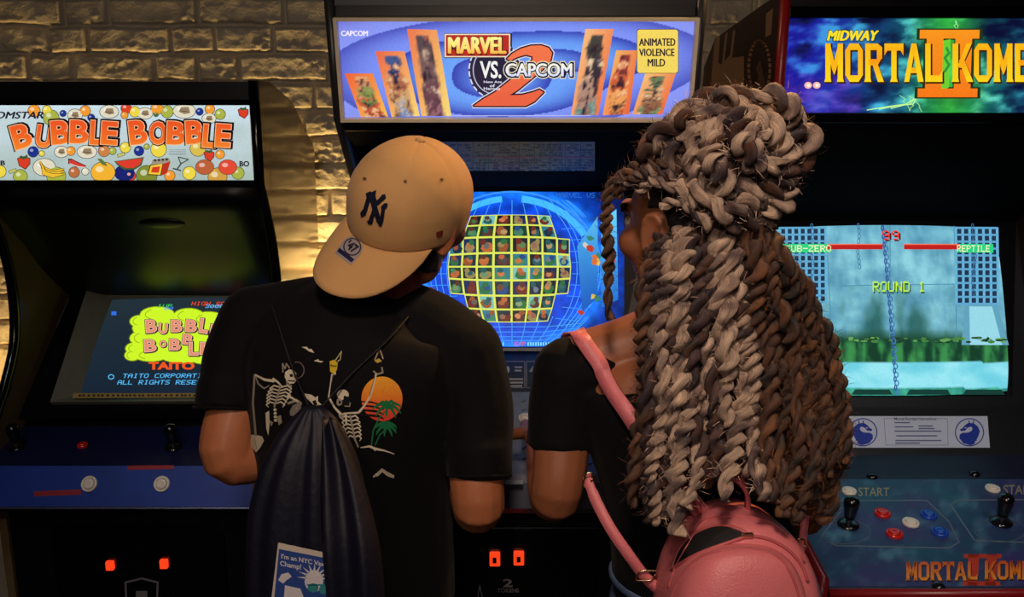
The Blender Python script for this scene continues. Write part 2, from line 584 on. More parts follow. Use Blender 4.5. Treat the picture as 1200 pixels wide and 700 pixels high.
def joystick(parent, p, n, s=1.0):
    p = Vector(p); n = Vector(n)
    bm = B(); lathe(bm, p, n, [(.0, .002), (.024 * s, .002), (.024 * s, .004), (.012 * s, .006), (0, .007)], 24)
    o = obj('joystick', bm, BLACKP, parent, True)
    bm = B(); lathe(bm, p, n, [(.007 * s, 0), (.007 * s, .025 * s), (.0, .026 * s)], 14); obj('shaft', bm, STEEL, o, True)
    bm = B(); lathe(bm, p + n * .018 * s, n, [(.009 * s, 0), (.0125 * s, .005 * s), (.0145 * s, .022 * s), (.0175 * s, .036 * s), (.0175 * s, .046 * s), (.013 * s, .054 * s), (0, .057 * s)], 20)
    obj('bat_grip', bm, BLACKP, o, True)
    return o


def rounded(x0, y0, x1, y1, r, n=5, bow=(0, 0)):
    """rounded rectangle outline in px, sides bowed outward"""
    p = []
    for cx, cy, a in ((x1 - r, y0 + r, -90), (x1 - r, y1 - r, 0), (x0 + r, y1 - r, 90), (x0 + r, y0 + r, 180)):
        for k in range(n + 1):
            t = R(a + 90 * k / n); p.append((cx + cos(t) * r, cy + sin(t) * r))
    return p


def frame_bars(name, pts, wd, depth, m, parent):
    """rectangular frame standing proud of a panel: 4 world corners, bars outward of the opening"""
    bm = B(); c = sum((Vector(p) for p in pts), Vector()) / 4
    n = (Vector(pts[1]) - Vector(pts[0])).cross(Vector(pts[2]) - Vector(pts[0])).normalized()
    if n.dot(CAM - c) < 0: n = -n
    P = [Vector(p) for p in pts]; Q = []
    for i in range(4):
        a = (P[i] - P[i - 1]).normalized(); e = (P[i] - P[(i + 1) % 4]).normalized(); Q.append(P[i] + (a + e) * wd)
    rings = [[bm.verts.new(p + n * h) for p in arr] for arr, h in ((P, -.006), (P, depth), (Q, depth), (Q, -.006))]
    for k in range(4):
        A, Bv = rings[k], rings[(k + 1) % 4]
        for i in range(4): bm.faces.new((A[i], A[(i + 1) % 4], Bv[(i + 1) % 4], Bv[i]))
    return obj(name, bm, m, parent)


def token_mark(A, x, y, s, col, n):
    """shield outline with a number, as stencilled on the coin doors"""
    A.line([(x - s, y - s * .9), (x, y - s * 1.15), (x + s, y - s * .9), (x + s * .9, y + s), (x - s * .9, y + s)], s * .12, col, 1, True)
    A.text(n, x - s * .25, y - s * .35, x + s * .25, y + s * .75, col, 1, .02)


# ================================================================== the middle machine
CX0, CX1 = -.335, .347
cab = thing('arcade_cabinet', 'tall black arcade machine with wide blue lit marquee, in the middle behind the two players', 'arcade machine', ((CX0 + CX1) / 2, 1.97, 0))
prof = [(1.655, 1.838), (1.70, 1.625), (1.85, 1.50), (1.95, 1.30), (1.93, 1.12), (1.76, 1.07), (1.45, 1.02), (1.44, .93), (1.53, .86), (1.53, 0), (2.40, 0), (2.40, 1.78), (2.30, 1.838)]
SIDEC = mat('grey_black_side', (26, 25, 28), .35, vary=.3)
for a, e in ((CX0, CX0 + .018), (CX1 - .018, CX1)):
    b = B(); prism(b, prof, a, e); obj('side_panel', b, SIDEC, cab, bevel=.003)
for xx in (CX0 + .009, CX1 - .009):
    b = B(); pt = [(xx, y - .002, z) for y, z in prof[:6]]; tube(b, pt, .009, 8); obj('edge_trim', b, mat('grey_trim', (46, 44, 46), .4), cab, True)
I0, I1 = CX0 + .018, CX1 - .018
b = B(); box(b, I0, I1, 2.38, 2.398, 0, 1.78); obj('back_panel', b, BLACK, cab)
b = B(); prism(b, [(1.66, 1.836), (2.30, 1.836), (2.385, 1.78), (2.385, 1.765), (2.295, 1.815), (1.66, 1.815)], I0, I1); obj('top_panel', b, BLACK, cab)
# marquee
MQ = Plane((0, 1.672, 1.72), (1, 0, 0), (0, -.2, 1))
q = [MQ.sight(*p) for p in ((397, 25), (812, 23), (807, 136), (404, 139))]
xl = (q[0].x + q[3].x) / 2; xr = (q[1].x + q[2].x) / 2
zt, zb = (q[0].z + q[1].z) / 2, (q[2].z + q[3].z) / 2
yt, yb = q[0].y, q[3].y
mqc = [Vector((xl, yt, zt)), Vector((xr, yt, zt)), Vector((xr, yb, zb)), Vector((xl, yb, zb))]
b = B(); slab(b, [p - MQ.n * .004 for p in mqc], .05); obj('marquee_box', b, BLACK, cab)
frame_bars('marquee_frame', mqc, .006, .018, CREAMTRIM, cab)
b = B(); slab(b, [Vector((I0, yt - .003, zt + .0065)), Vector((I1, yt - .003, zt + .0065)), Vector((I1, 1.662, 1.83)), Vector((I0, 1.662, 1.83))], .02); obj('marquee_top_rail', b, BLACK, cab, bevel=.002)
b = B(); slab(b, [Vector((I0, yb, zb - .0065)), Vector((I1, yb, zb - .0065)), Vector((I1, yb + .012, 1.60)), Vector((I0, yb + .012, 1.60))], .02); obj('marquee_bottom_rail', b, BLACK, cab, bevel=.002)
for xa, xb in ((I0, xl - .0065), (xr + .0065, I1)):
    b = B(); slab(b, [Vector((xa, yt, zt + .01)), Vector((xb, yt, zt + .01)), Vector((xb, yb, zb - .01)), Vector((xa, yb, zb - .01))], .02); obj('marquee_side_rail', b, BLACKG, cab)


def mvc_bg(x, y):
    dx = (x - 603) / 214; dy = (y - 84) / 62
    r = sqrt(dx * dx + dy * dy); th = math.atan2(dy, dx)
    r += .10 * sin(th * 2 + .6) + .05 * sin(th * 3)
    k = r * 2.9 - .15; fr = k - math.floor(k); L = math.floor(k)
    lo = (52, 66, 178); hi = (128, 150, 248) if L > 1 else (110, 165, 252)
    c = mixc(hi, lo, fr ** 2.2) if L < 4 else (150, 150, 240)
    c = mixc(c, (176, 166, 244), max(0, min(1, (r - .85) * 1.1)) * .75)
    return c


A = Art()
A.grid(396, 20, 814, 142, 330, 96, mvc_bg, 0)
A.bold('CAPCOM', 400, 36, 431, 42, (245, 235, 250), 3, .35)
OR, YE, CRM = (240, 110, 50), (250, 215, 110), (248, 232, 190)


def card(pts, ca, cb, fig):
    """leaning poster card: warm gradient and loose colour fields"""
    xs_ = [p[0] for p in pts]; ys_ = [p[1] for p in pts]

    def g(x, y): return mixc(ca, cb, (x - min(xs_)) / (max(xs_) - min(xs_)) * .6 + (y - min(ys_)) / (max(ys_) - min(ys_)) * .45)
    A.poly(pts, g, 2)
    tl, tr, br, bl = pts

    def m(u, v):
        a = (tl[0] + (tr[0] - tl[0]) * u, tl[1] + (tr[1] - tl[1]) * u); c = (bl[0] + (br[0] - bl[0]) * u, bl[1] + (br[1] - bl[1]) * u)
        return (a[0] + (c[0] - a[0]) * v, a[1] + (c[1] - a[1]) * v)
    def tone(u, v):
        x, y = m(u, v); c = g(x, y)
        e = abs(u - .5 - .12 * fbm(v * 3.1, seed_ * 7.7)) / (.20 + .10 * fbm(v * 5.3, seed_ * 3.1, 2) + .12 * min(1, v * 1.6))
        if v > .06 and e < 1.15:
            q = fbm(u * 3.2 + seed_ * 11, v * 6.5, 4) + .35 * fbm(u * 9, v * 14, seed_)
            k = int((v * 3.2 + q * 1.5 + seed_) % len(fig)); d = fig[k]
            d = mixc(d, (250, 225, 180), max(0, q - .22) * 1.3); d = mixc(d, (40, 26, 40), max(0, -q - .05) * 1.3)
            c = mixc(d, c, max(0, (e - .9) / .25))
        return c
    nu_, nv_ = 14, 36
    for i in range(nu_):
        for j in range(nv_):
            uv = [((i + a) / nu_, (j + b_) / nv_) for a, b_ in ((0, 0), (1, 0), (1, 1), (0, 1))]
            A.f.append(([m(*q) for q in uv], [tone(*q) for q in uv], 2.4))


def fields(seed, cols):
    """loose blots of colour, no figure"""
    global seed_
    seed_ = seed
    return cols


card([(404, 86), (437, 86), (455, 137), (423, 137)], (238, 100, 60), (250, 190, 80), fields(1, [(200, 90, 60), (230, 160, 110), (140, 150, 80)]))
card([(440, 60), (474, 60), (492, 136), (459, 137)], (236, 105, 70), (252, 215, 120), fields(2, [(205, 160, 110), (110, 130, 180), (70, 90, 140), (200, 120, 80)]))
card([(477, 34), (512, 35), (529, 136), (494, 136)], (238, 120, 80), (250, 220, 120), fields(3, [(110, 70, 80), (150, 100, 110), (220, 110, 80), (90, 75, 80), (120, 90, 90)]))
card([(686, 34), (719, 34), (701, 135), (669, 135)], (250, 215, 150), (238, 95, 50), fields(4, [(60, 50, 60), (180, 140, 120), (90, 130, 130), (80, 70, 65), (70, 66, 60)]))
card([(722, 59), (747, 59), (737, 134), (706, 135)], (250, 205, 120), (232, 90, 50), fields(5, [(190, 70, 40), (140, 60, 60), (210, 100, 60), (240, 160, 90)]))
card([(756, 86), (792, 86), (776, 134), (741, 134)], (250, 215, 140), (236, 90, 50), fields(6, [(110, 130, 90), (220, 160, 110), (150, 100, 70)]))
A.poly(rounded(746, 34, 795, 86, 3), (60, 40, 50), 4.5); A.poly(rounded(746.6, 34.6, 794.4, 85.4, 3), (246, 216, 96), 5)
for s, x0, x1, y in (('ANIMATED', 749, 791, 45), ('VIOLENCE', 749, 790, 57), ('MILD', 759, 779, 69)): A.bold(s, x0, y, x1, y + 8.5, (40, 28, 40), 6, .35)
# MARVEL box
A.rect(520.5, 39, 600, 68, (40, 20, 30), 3); A.rect(521, 39.6, 598, 67, (244, 226, 190), 3.4); A.rect(522.6, 41, 596.5, 65.6, (190, 44, 36), 3.8)
A.text('MARVEL', 525.5, 44, 594, 63, (70, 16, 24), 4.2, .06)
A.bold('MARVEL', 526, 43.6, 592.5, 62.6, lambda x, y: ramp([(43, (255, 244, 150)), (56, (255, 236, 120)), (63, (250, 170, 70))], y), 4.6, 1.2)
# round gear emblem behind the lettering
A.ell(580, 82, 31, 34, (225, 225, 240), 3.0, 40); A.ell(580, 82, 29.5, 32.5, (36, 34, 60), 3.3, 40); A.ring(580, 82, 25.5, 28, 1.2, (190, 190, 215), 3.6, 40)
for k in range(22):
    t = 2 * pi * k / 22; A.rect(580 + 30 * cos(t) - 1.4, 82 + 33 * sin(t) - 1.4, 580 + 30 * cos(t) + 1.4, 82 + 33 * sin(t) + 1.4, (60, 62, 110), 3.1)
A.ell(640, 82, 10, 10, (36, 34, 60), 2.6)
# the big 2
two = [(600, 63), (610, 57), (622, 53.5), (634, 53), (643, 56), (647, 62), (645, 71), (636, 81), (622, 93), (606, 106), (597, 111.5), (612, 111), (624, 108), (632, 105), (637, 108), (626, 119), (616, 124), (555, 124), (566, 116), (580, 108), (600, 92), (616, 78), (624, 70), (624, 66), (616, 64), (606, 67), (598, 71), (594, 69)]
cx_, cy_ = 606, 92


A.line(two, 5.6, (226, 222, 236), 4.8, True); A.line(two, 3.4, (30, 20, 40), 5.2, True); A.poly(two, lambda x, y: mixc((246, 120, 76), (236, 100, 66), (y - 55) / 60), 5.6)
A.text('VS.', 563, 72, 587, 91, (30, 28, 50), 6, .07); A.text('VS.', 563, 72, 587, 91, (245, 244, 240), 6.4, .025)
for s, x0, x1, y in (('New Age', 567, 588, 94.5), ('of', 574, 580, 98.5), ('Heroes', 567, 586, 102)): A.text(s, x0, y, x1, y + 3.4, (225, 225, 240), 6, .02)
cp = lambda x, y: ramp([(73, (255, 250, 225)), (92, (214, 220, 252))], y)
A.text('CAPCOM', 592, 74, 671, 89.5, (238, 226, 180), 6.6, .13); A.text('CAPCOM', 592, 74, 671, 89.5, (26, 26, 66), 7.0, .085); A.bold('CAPCOM', 593, 74.3, 670, 89.2, cp, 7.4, .6)
A.line([(530, 135.6), (692, 135.2)], .8, (190, 190, 240), 3)


def clipm(plane, q):
    xs_ = (q[0].x, q[1].x); zs_ = (q[3].z, q[0].z)

    def f(px, py, L):
        p = plane.sight(px, py)
        p.x = max(xs_[0], min(xs_[1], p.x))
        if p.z > zs_[1] or p.z < zs_[0]:
            z = max(zs_[0], min(zs_[1], p.z)); p = p + plane.v * ((z - p.z) / plane.v.z)
        return p + plane.n * (.0003 * L)
    return f


A.build('marquee', clipm(MQ, mqc), BACKLIT, cab)
# sloping panel under the marquee with a printed move list
b = B(); slab(b, [(I0, yb + .012, 1.602), (I1, yb + .012, 1.602), (I1, 2.09, 1.455), (I0, 2.09, 1.455)], .012)
SPK = mat('maroon_black_panel', (18, 8, 8), .85, spec=.05, vary=.4)
obj('speaker_panel', b, SPK, cab)
SP = Plane((0, yb + .012, 1.602), (1, 0, 0), (0, 2.09 - yb - .012, 1.455 - 1.602))
A = Art(); rr = random.Random(5)
A.grid(518, 166, 697, 200, 30, 4, lambda x, y: mixc((196, 150, 124), (160, 128, 112), fbm(x * .05, y * .2) + .5), 1)
A.rect(518, 183, 697, 185, (190, 70, 50), 2)
for y in (169, 172, 175, 178, 181, 187, 190, 193, 196, 198.4):
    x = 520
    while x < 694:
        d = rr.uniform(2, 7)
        if (x - 518) % 18 < 15: A.rect(x, y, min(695, x + d), y + 1.5, rr.choice([(60, 44, 46), (90, 70, 66), (205, 180, 150), (40, 32, 40)]), 3)
        x += d + rr.uniform(1, 2.4)
for k in range(1, 10): A.rect(518 + 18 * k, 166, 518.8 + 18 * k, 200, (66, 48, 48), 4)
A.build('move_list_strip', SP.flat, PRINT, cab)
# monitor
SCN = Plane((.0, 1.93, 1.118), (1, 0, 0), (0, .15, .335))
sc_c = SCN.sight(604, 315)
b = B(); pts = [SCN.sight(*p) - SCN.n * .012 for p in ((470, 222), (738, 222), (734, 408), (466, 408))]
slab(b, pts, .05); obj('monitor_tube', b, BLACKG, cab)
# bezel around the opening
b = B(); op = [SCN.sight(*p) for p in ((476, 229), (732, 229), (729, 406), (472, 406))]
outr = [Vector((I0, 2.088, 1.455)), Vector((I1, 2.088, 1.455)), Vector((I1, 1.925, 1.108)), Vector((I0, 1.925, 1.108))]
ov = [b.verts.new(p) for p in outr]; iv = [b.verts.new(p) for p in op]; jv = [b.verts.new(p - SCN.n * .02) for p in op]
for i in range(4):
    b.faces.new((ov[i], ov[(i + 1) % 4], iv[(i + 1) % 4], iv[i])); b.faces.new((iv[i], iv[(i + 1) % 4], jv[(i + 1) % 4], jv[i]))
obj('bezel', b, BLACK, cab)
A = Art(); rr = random.Random(8)


def scr_bg(x, y):
    d = sqrt(((x - 600) / 118) ** 2 + ((y - 316) / 96) ** 2)
    c = ramp([(0, (20, 70, 190)), (.75, (14, 70, 215)), (.95, (24, 120, 250)), (1.06, (10, 60, 170)), (1.35, (6, 26, 90)), (1.8, (3, 10, 44))], d)
    n = fbm(x * .06, y * .08, 3)
    return tuple(max(0, v * (1 + .35 * n)) for v in c)


A.grid(474, 226, 731, 407, 86, 60, scr_bg, 0)
# bright ring of light on top of the globe
for x0, x1, a0, a1, wd in ((600, 316, 200, 262, 7), (600, 316, 278, 330, 8)):
    A.ring(x0, x1, 96, 82, wd, lambda x, y: (70, 190, 255), 1, 20, a0, a1)
A.ring(600, 316, 104, 90, 2, (60, 150, 255), 1, 40, 150, 390)
GX = [-73, -57, -40, -21, 0, 20, 36, 53, 68]; GY = [253, 265, 279, 298, 314, 330, 348, 364, 379]; GS = [.84, .92, 1, 1.0, 1.02, 1.01, .97, .90, .80]


def gp(i, j): return (599.5 + GX[i] * GS[j], GY[j] + (abs(i - 4) / 4) ** 2 * (2.5 if j < 4 else -2.5 if j > 4 else 0))


# wire globe outside the grid
for k in range(-8, 9):
    lon = k / 8 * 1.5
    for y0, y1 in ((372, 404), (236, 256)):
        A.line([(600 + 108 * sin(lon) * sqrt(max(0, 1 - ((y - 316) / 100) ** 2)), y) for y in np.linspace(y0, y1, 8)], .9, (70, 160, 255), 1.5)
for y in (384, 390, 395.5, 400):
    hw = 108 * sqrt(max(0, 1 - ((y - 316) / 100) ** 2)); A.line([(600 - hw, y - 4), (600 - hw / 2, y), (600 + hw / 2, y), (600 + hw, y - 4)], .9, (60, 150, 255), 1.5)
for sx in (-1, 1):
    for q_ in (76, 83, 90, 96, 101): A.line([(600 + sx * q_ * sqrt(max(0, 1 - (t / 92) ** 2)), 318 + t) for t in np.linspace(-70, 66, 12)], .9, (70, 165, 255), 1.6)
    for y in range(270, 376, 13): A.line([(600 + sx * 70 * (1 - ((y - 316) / 110) ** 2), y), (600 + sx * 103 * (1 - .7 * ((y - 316) / 100) ** 2), y + (y - 316) * .06)], .8, (60, 150, 255), 1.6)
pal = [(150, 80, 40), (190, 100, 50), (40, 110, 60), (30, 90, 90), (30, 70, 130), (90, 50, 40), (110, 40, 30), (60, 130, 90), (20, 40, 60), (150, 130, 80)]
for j in range(8):
    for i in range(8):
        if j in (0, 1, 6, 7) and i in (0, 7): continue
        q_ = [gp(i, j), gp(i + 1, j), gp(i + 1, j + 1), gp(i, j + 1)]
        A.poly([(599.5 + (x - 599.5), y) for x, y in q_], (222, 230, 90), 2)
        cx, cy = sum(p[0] for p in q_) / 4, sum(p[1] for p in q_) / 4
        sh = [(cx + (x - cx) * .86, cy + (y - cy) * .86) for x, y in q_]
        bgc = rr.choice([(24, 50, 60), (20, 30, 40), (40, 120, 140), (16, 60, 50), (120, 190, 180), (20, 40, 90)])
        A.poly(sh, bgc, 2.5)
        ww, hh = abs(q_[1][0] - q_[0][0]), abs(q_[3][1] - q_[0][1]); c1, c2, c3 = rr.choice(pal), rr.choice(pal), mixc(rr.choice(pal), (230, 190, 150), rr.uniform(0, .45))
        for k, (c, u, v, s_) in enumerate(((c1, rr.uniform(-.1, .1), .12, .36), (c3, rr.uniform(-.12, .12), rr.uniform(-.05, .1), .21), (c2, rr.uniform(-.18, .18), -.22, .2))):
            A.poly([(cx + ww * (u + s_ * rr.uniform(.75, 1.15) * cos(t)), cy + hh * max(-.42, min(.42, v + s_ * rr.uniform(.75, 1.15) * sin(t)))) for t in np.linspace(0, 5.6, 9)], c, 2.9 + .3 * k)
# side panels of the picture: slanted light boards with colour patches
A.poly([(676, 290), (700, 255), (700, 350), (682, 366)], lambda x, y: mixc((90, 190, 240), (20, 90, 190), (y - 255) / 100), 3)
A.poly([(704, 262), (722, 246), (724, 352), (704, 362)], lambda x, y: mixc((110, 210, 250), (30, 110, 210), (y - 250) / 110), 3)
for k in range(13):
    x, y = rr.choice([(690, 285), (695, 300), (692, 362), (686, 375), (700, 355), (714, 300), (712, 340)]); x += rr.uniform(-7, 7); y += rr.uniform(-9, 9)
    A.poly([(x + rr.uniform(2, 6) * cos(t), y + rr.uniform(2, 6) * sin(t)) for t in (0, 1.2, 2.4, 3.6, 4.8)], rr.choice([(220, 110, 50), (190, 60, 40), (220, 190, 90), (50, 130, 110), (210, 200, 190), (40, 70, 90)]), 3.5 + k * .05)
for k in range(12):
    x, y = rr.choice([(495, 350), (502, 346), (507, 358), (500, 366)]); x += rr.uniform(-6, 6); y += rr.uniform(-7, 7)
    A.poly([(x + rr.uniform(2, 6) * cos(t), y + rr.uniform(2, 6) * sin(t)) for t in (0, 1.2, 2.4, 3.6, 4.8)], rr.choice([(240, 190, 110), (230, 100, 50), (90, 150, 250), (250, 240, 230), (120, 50, 40)]), 3.5 + k * .05)
A.pix('MARVEL VS  CAP', 652, 227, 722, 233, (40, 110, 210), 3)
for k in range(10): A.rect(562 + k * 3, 402, 563.6 + k * 3, 406, (120, 220, 240), 3)
A.pix('EXP', 603, 401.5, 616, 406, (230, 90, 80), 3)
for k in range(14): A.rect(618 + k * 3, 402, 619.6 + k * 3, 406, (130, 220, 240), 3)
A.build('screen', SCN.bulged(sc_c, .3, .24, .01), PHOSPHOR, cab, step=14)
# instruction cards below the screen
b = B(); slab(b, [(I0, 1.926, 1.11), (I1, 1.926, 1.11), (I1, 1.76, 1.068), (I0, 1.76, 1.068)], .012); obj('card_panel', b, BLACK, cab)
CP_ = Plane((0, 1.926, 1.11), (1, 0, 0), (0, .166, .042))
A = Art()
for x0, x1 in ((520, 586), (588, 615), (617, 684)):
    A.rect(x0, 424, x1, 455, (16, 16, 20), 1); A.line([(x0, 424), (x1, 424), (x1, 455), (x0, 455)], .8, (150, 150, 156), 2, True)
A.ell(595, 434, 2.6, 4.5, (190, 190, 195), 3); A.ring(595, 434, 2.6, 4.5, .8, (20, 20, 20), 4)
for y, x0, x1 in ((430, 603, 612), (434, 603, 611), (444, 590, 613), (448, 590, 613), (452, 591, 612)): A.rect(x0, y, x1, y + 2, (170, 170, 176), 3)
A.poly([(620, 436), (624, 430), (632, 427), (640, 430), (642, 437), (632, 439)], (150, 150, 156), 3)
A.poly([(546, 434), (566, 426), (580, 424), (584, 428), (570, 434)], (190, 70, 50), 3)
A.build('instruction_card', CP_.flat, PRINT, cab)
# control panel of brushed tread plate
TREAD = mat('tread_plate', (140, 142, 162), .4, metal=.4, vary=.4, scale=30, bump=.05)
cpP = [(1.762, 1.068), (1.45, 1.018), (1.437, 1.008), (1.437, .96), (1.46, .94), (1.76, .99)]
b = B(); prism(b, cpP, I0, I1)
nC = Vector((0, -.16, 1)).normalized()


def onC(x, y): return Vector((x, y, 1.068 - (1.762 - y) * (.05 / .312)))


for i in range(17):
    for j in range(8):
        p = onC(I0 + .03 + i * .039, 1.47 + j * .036 + (i % 2) * .018) + nC * .0002; a = R(45 if (i + j) % 2 else 45)
        ell(b, p, (.011, .0022, .0012), Matrix.Rotation(a, 3, 'Z'), 8, 4)
obj('control_panel', b, TREAD, cab)
PC = Plane(onC(0, 1.6), (1, 0, 0), (0, 1, .16))
for px in (585, 617): button(cab, PC.sight(px, 491), nC, WHITEP, .0155, 'start_button', 'white start button')
for cxx in (-.19, .17):
    joystick(cab, onC(cxx - .075, 1.60), nC)
    for k in range(6): button(cab, onC(cxx + .0 + (k % 3) * .036, 1.575 + (k // 3) * .04 + (k % 3 > 0) * .008), nC, WHITEP)
A = Art(); A.rect(592, 563, 613, 568, (170, 172, 182), 1); A.build('label_plate', PC.flat, PRINT, cab)
# lower front and coin door
b = B(); box(b, I0, I1, 1.50, 1.52, .06, .94); obj('front_panel', b, BLACK, cab)
b = B(); box(b, I0, I1, 1.56, 1.58, 0, .07); obj('kick_plate', b, BLACK, cab)
FR = Plane((0, 1.4877, .7), (1, 0, 0), (0, 0, 1))
b = B(); box(b, -.16, .16, 1.488, 1.502, .42, .90); door = obj('coin_door', b, BLACKG, cab, bevel=.004)


def coin_slot(px, py, s, plane, parent, w_, h_):
    c = plane.sight(px, py)
    b = B(); box(b, c.x - w_, c.x + w_, c.y - .01, c.y + .002, c.z - h_, c.z + h_); o = obj('coin_return', b, COINGLOW, parent, bevel=.002)
    o['label'] = 'glowing red coin return lamp'
    return o


for px, py in ((580, 654), (608, 653)):
    c = FR.sight(px, py); coin_slot(px, py, 1, FR, door, .0095, .0125)
    b = B(); box(b, c.x - .004, c.x + .003, c.y - .0115, c.y - .009, c.z - .005, c.z + .006); obj('coin_slot', b, BLACKP, door)
A = Art(); A.text('2', 590, 679, 600, 688, (130, 126, 130), 1, .03); A.text('TOKENS', 583, 690, 608, 694.5, (110, 106, 112), 1, .02)
A.line([(560, 700), (562, 686), (565, 700)], 1, (150, 146, 150), 1)
A.build('token_stencil', FR.flat, CARDS, cab)

# ================================================================== the right machine
RX0, RX1 = .506, 1.166
cab = thing('arcade_cabinet', 'black arcade machine with red edge trim and yellow-lettered stormy marquee, at right', 'arcade machine', ((RX0 + RX1) / 2, 1.98, 0))
prof = [(1.755, 1.845), (1.765, 1.62), (1.84, 1.50), (1.90, 1.30), (1.84, 1.02), (1.73, .93), (1.345, .875), (1.335, .80), (1.50, .70), (1.50, 0), (2.42, 0), (2.42, 1.75), (2.30, 1.815), (1.80, 1.855)]
MAROON = mat('maroon_side', (44, 20, 22), .5, vary=.4, scale=20)
for k, (a, e) in enumerate(((RX0, RX0 + .02), (RX1 - .02, RX1))):
    b = B(); prism(b, prof, a, e); sp = obj('side_panel', b, MAROON, cab, bevel=.002)
    if k == 0: side_left = sp
    b = B(); pt = [(y - .001, z) for y, z in prof[:8]]
    tube(b, [((a + e) / 2, y, z) for y, z in pt], (.0105), 8); obj('edge_trim', b, REDTRIM, cab, True)
    cab.children[-1]['label'] = 'red plastic edge trim'
# side art: pale column shapes and a ring emblem
SL = Plane((RX0, 2, 1.7), (0, -1, 0), (0, 0, 1))
A = Art(); AC = (132, 104, 80)
A.poly([(834, 132), (834, 88), (838, 44), (844, 42), (842, 74), (846, 76), (850, 40), (853, 38), (849, 72), (856, 64), (859, 36), (862, 35), (858, 68), (872, 66), (872, 132)], AC, 1)
A.ring(890, 80, 12.5, 32, 3.5, AC, 1, 30); A.poly([(886, 104), (889, 90), (886, 80), (891, 70), (894, 86), (897, 96), (894, 108)], (84, 60, 50), 1)
A.poly([(897, 44), (898, 16), (906, 10), (904, 40)], AC, 1)
A.build('side_art', SL.flat, CARDS, side_left)
J0, J1 = RX0 + .02, RX1 - .02
b = B(); box(b, J0, J1, 2.40, 2.418, 0, 1.75); obj('back_panel', b, BLACK, cab)
b = B(); prism(b, [(1.77, 1.85), (1.80, 1.85), (2.30, 1.812), (2.40, 1.75), (2.39, 1.735), (2.29, 1.795), (1.80, 1.83), (1.77, 1.83)], J0, J1); obj('top_panel', b, BLACK, cab)
KQ = Plane((.8, 1.775, 1.72), (1, 0, 0), (0, -.04, 1))
zt = KQ.sight(1000, 22).z; zb = KQ.sight(1000, 132).z; yt = KQ.sight(1000, 22).y; yb = KQ.sight(1000, 132).y
kx0, kx1 = J0 + .004, J1 - .004
kq = [Vector((kx0, yt, zt)), Vector((kx1, yt, zt)), Vector((kx1, yb, zb)), Vector((kx0, yb, zb))]
b = B(); slab(b, [p - KQ.n * .004 for p in kq], .05); obj('marquee_box', b, BLACK, cab)
for z0, z1, yy in ((zt, zt + .022, yt), (zb - .02, zb, yb)):
    b = B(); box(b, J0, J1, yy - .012, yy + .01, z0, z1); obj('marquee_rail', b, BLACKG, cab, bevel=.003)
# lettering cut from slabs, used on marquee and control panel
GLY = {
 'M': [[(0, 0), (3, 0), (3, 14), (0, 14)], [(7, 0), (10, 0), (10, 14), (7, 14)], [(0, 14), (2.6, 14), (6.2, 4.5), (5, 2.5), (3.8, 4.5)], [(10, 14), (7.4, 14), (3.8, 4.5), (5, 2.5), (6.2, 4.5)], [(-.6, 0), (3.4, 0), (3, 1.4), (0, 1.4)], [(6.6, 0), (10.6, 0), (10, 1.4), (7, 1.4)]],
 'O': [[(0, 2.5), (2.8, 2), (2.8, 12), (0, 11.5)], [(7.2, 2), (10, 2.5), (10, 11.5), (7.2, 12)], [(0, 2.5), (2.5, 0), (7.5, 0), (10, 2.5), (7.2, 2.4), (2.8, 2.4)], [(0, 11.5), (2.8, 11.6), (7.2, 11.6), (10, 11.5), (7.5, 14), (2.5, 14)]],
 'R': [[(0, 0), (3, 0), (3, 14), (0, 14)], [(2, 11.6), (8, 11.6), (7, 14), (2, 14)], [(6.6, 8), (9.6, 8.4), (9.6, 12.6), (7, 14), (6.6, 12)], [(2, 6), (7, 6), (9, 8.3), (2, 8.3)], [(4, 6.5), (6.6, 7.5), (10.6, 0), (7.2, 0)], [(-.6, 0), (3.5, 0), (3, 1.4), (0, 1.4)]],
 'T': [[(3.5, 0), (6.5, 0), (6.5, 14), (3.5, 14)], [(-.4, 11.4), (10.4, 11.4), (10.4, 14), (-.4, 14)], [(-.4, 9.6), (1.4, 11.6), (-.4, 12)], [(10.4, 9.6), (8.6, 11.6), (10.4, 12)], [(2.8, 0), (7.2, 0), (6.5, 1.4), (3.5, 1.4)]],
 'A': [[(-.5, 0), (2.3, 0), (5.6, 12), (3.6, 14)], [(10.5, 0), (7.4, 0), (4.3, 12), (6.4, 14)], [(3.6, 14), (6.4, 14), (5.4, 11), (4.6, 11)], [(2.4, 3.2), (7.8, 3.2), (7.4, 5.2), (3, 5.2)]],
 'L': [[(0, 0), (3, 0), (3, 14), (0, 14)], [(0, 0), (9.6, 0), (9.6, 2.4), (0, 2.4)], [(9.6, 2), (9.6, 4.4), (7.6, 2.2)]],
 'K': [[(0, 0), (3, 0), (3, 14), (0, 14)], [(2.5, 5.5), (7.4, 14), (10.2, 14), (4.6, 5)], [(3.4, 8), (5.8, 8.8), (11, 0), (7.6, 0)], [(-.6, 0), (3.5, 0), (3, 1.4), (0, 1.4)]],
 'B': [[(0, 0), (3, 0), (3, 14), (0, 14)], [(2, 11.6), (8, 11.6), (7, 14), (2, 14)], [(2, 0), (7.5, 0), (9, 2.4), (2, 2.4)], [(2, 6), (8, 6), (8, 8), (2, 8)], [(6.6, 8), (9, 7.4), (9.4, 12), (7, 14)], [(7, 0), (10, 3), (9.6, 6.4), (7, 7)]]}


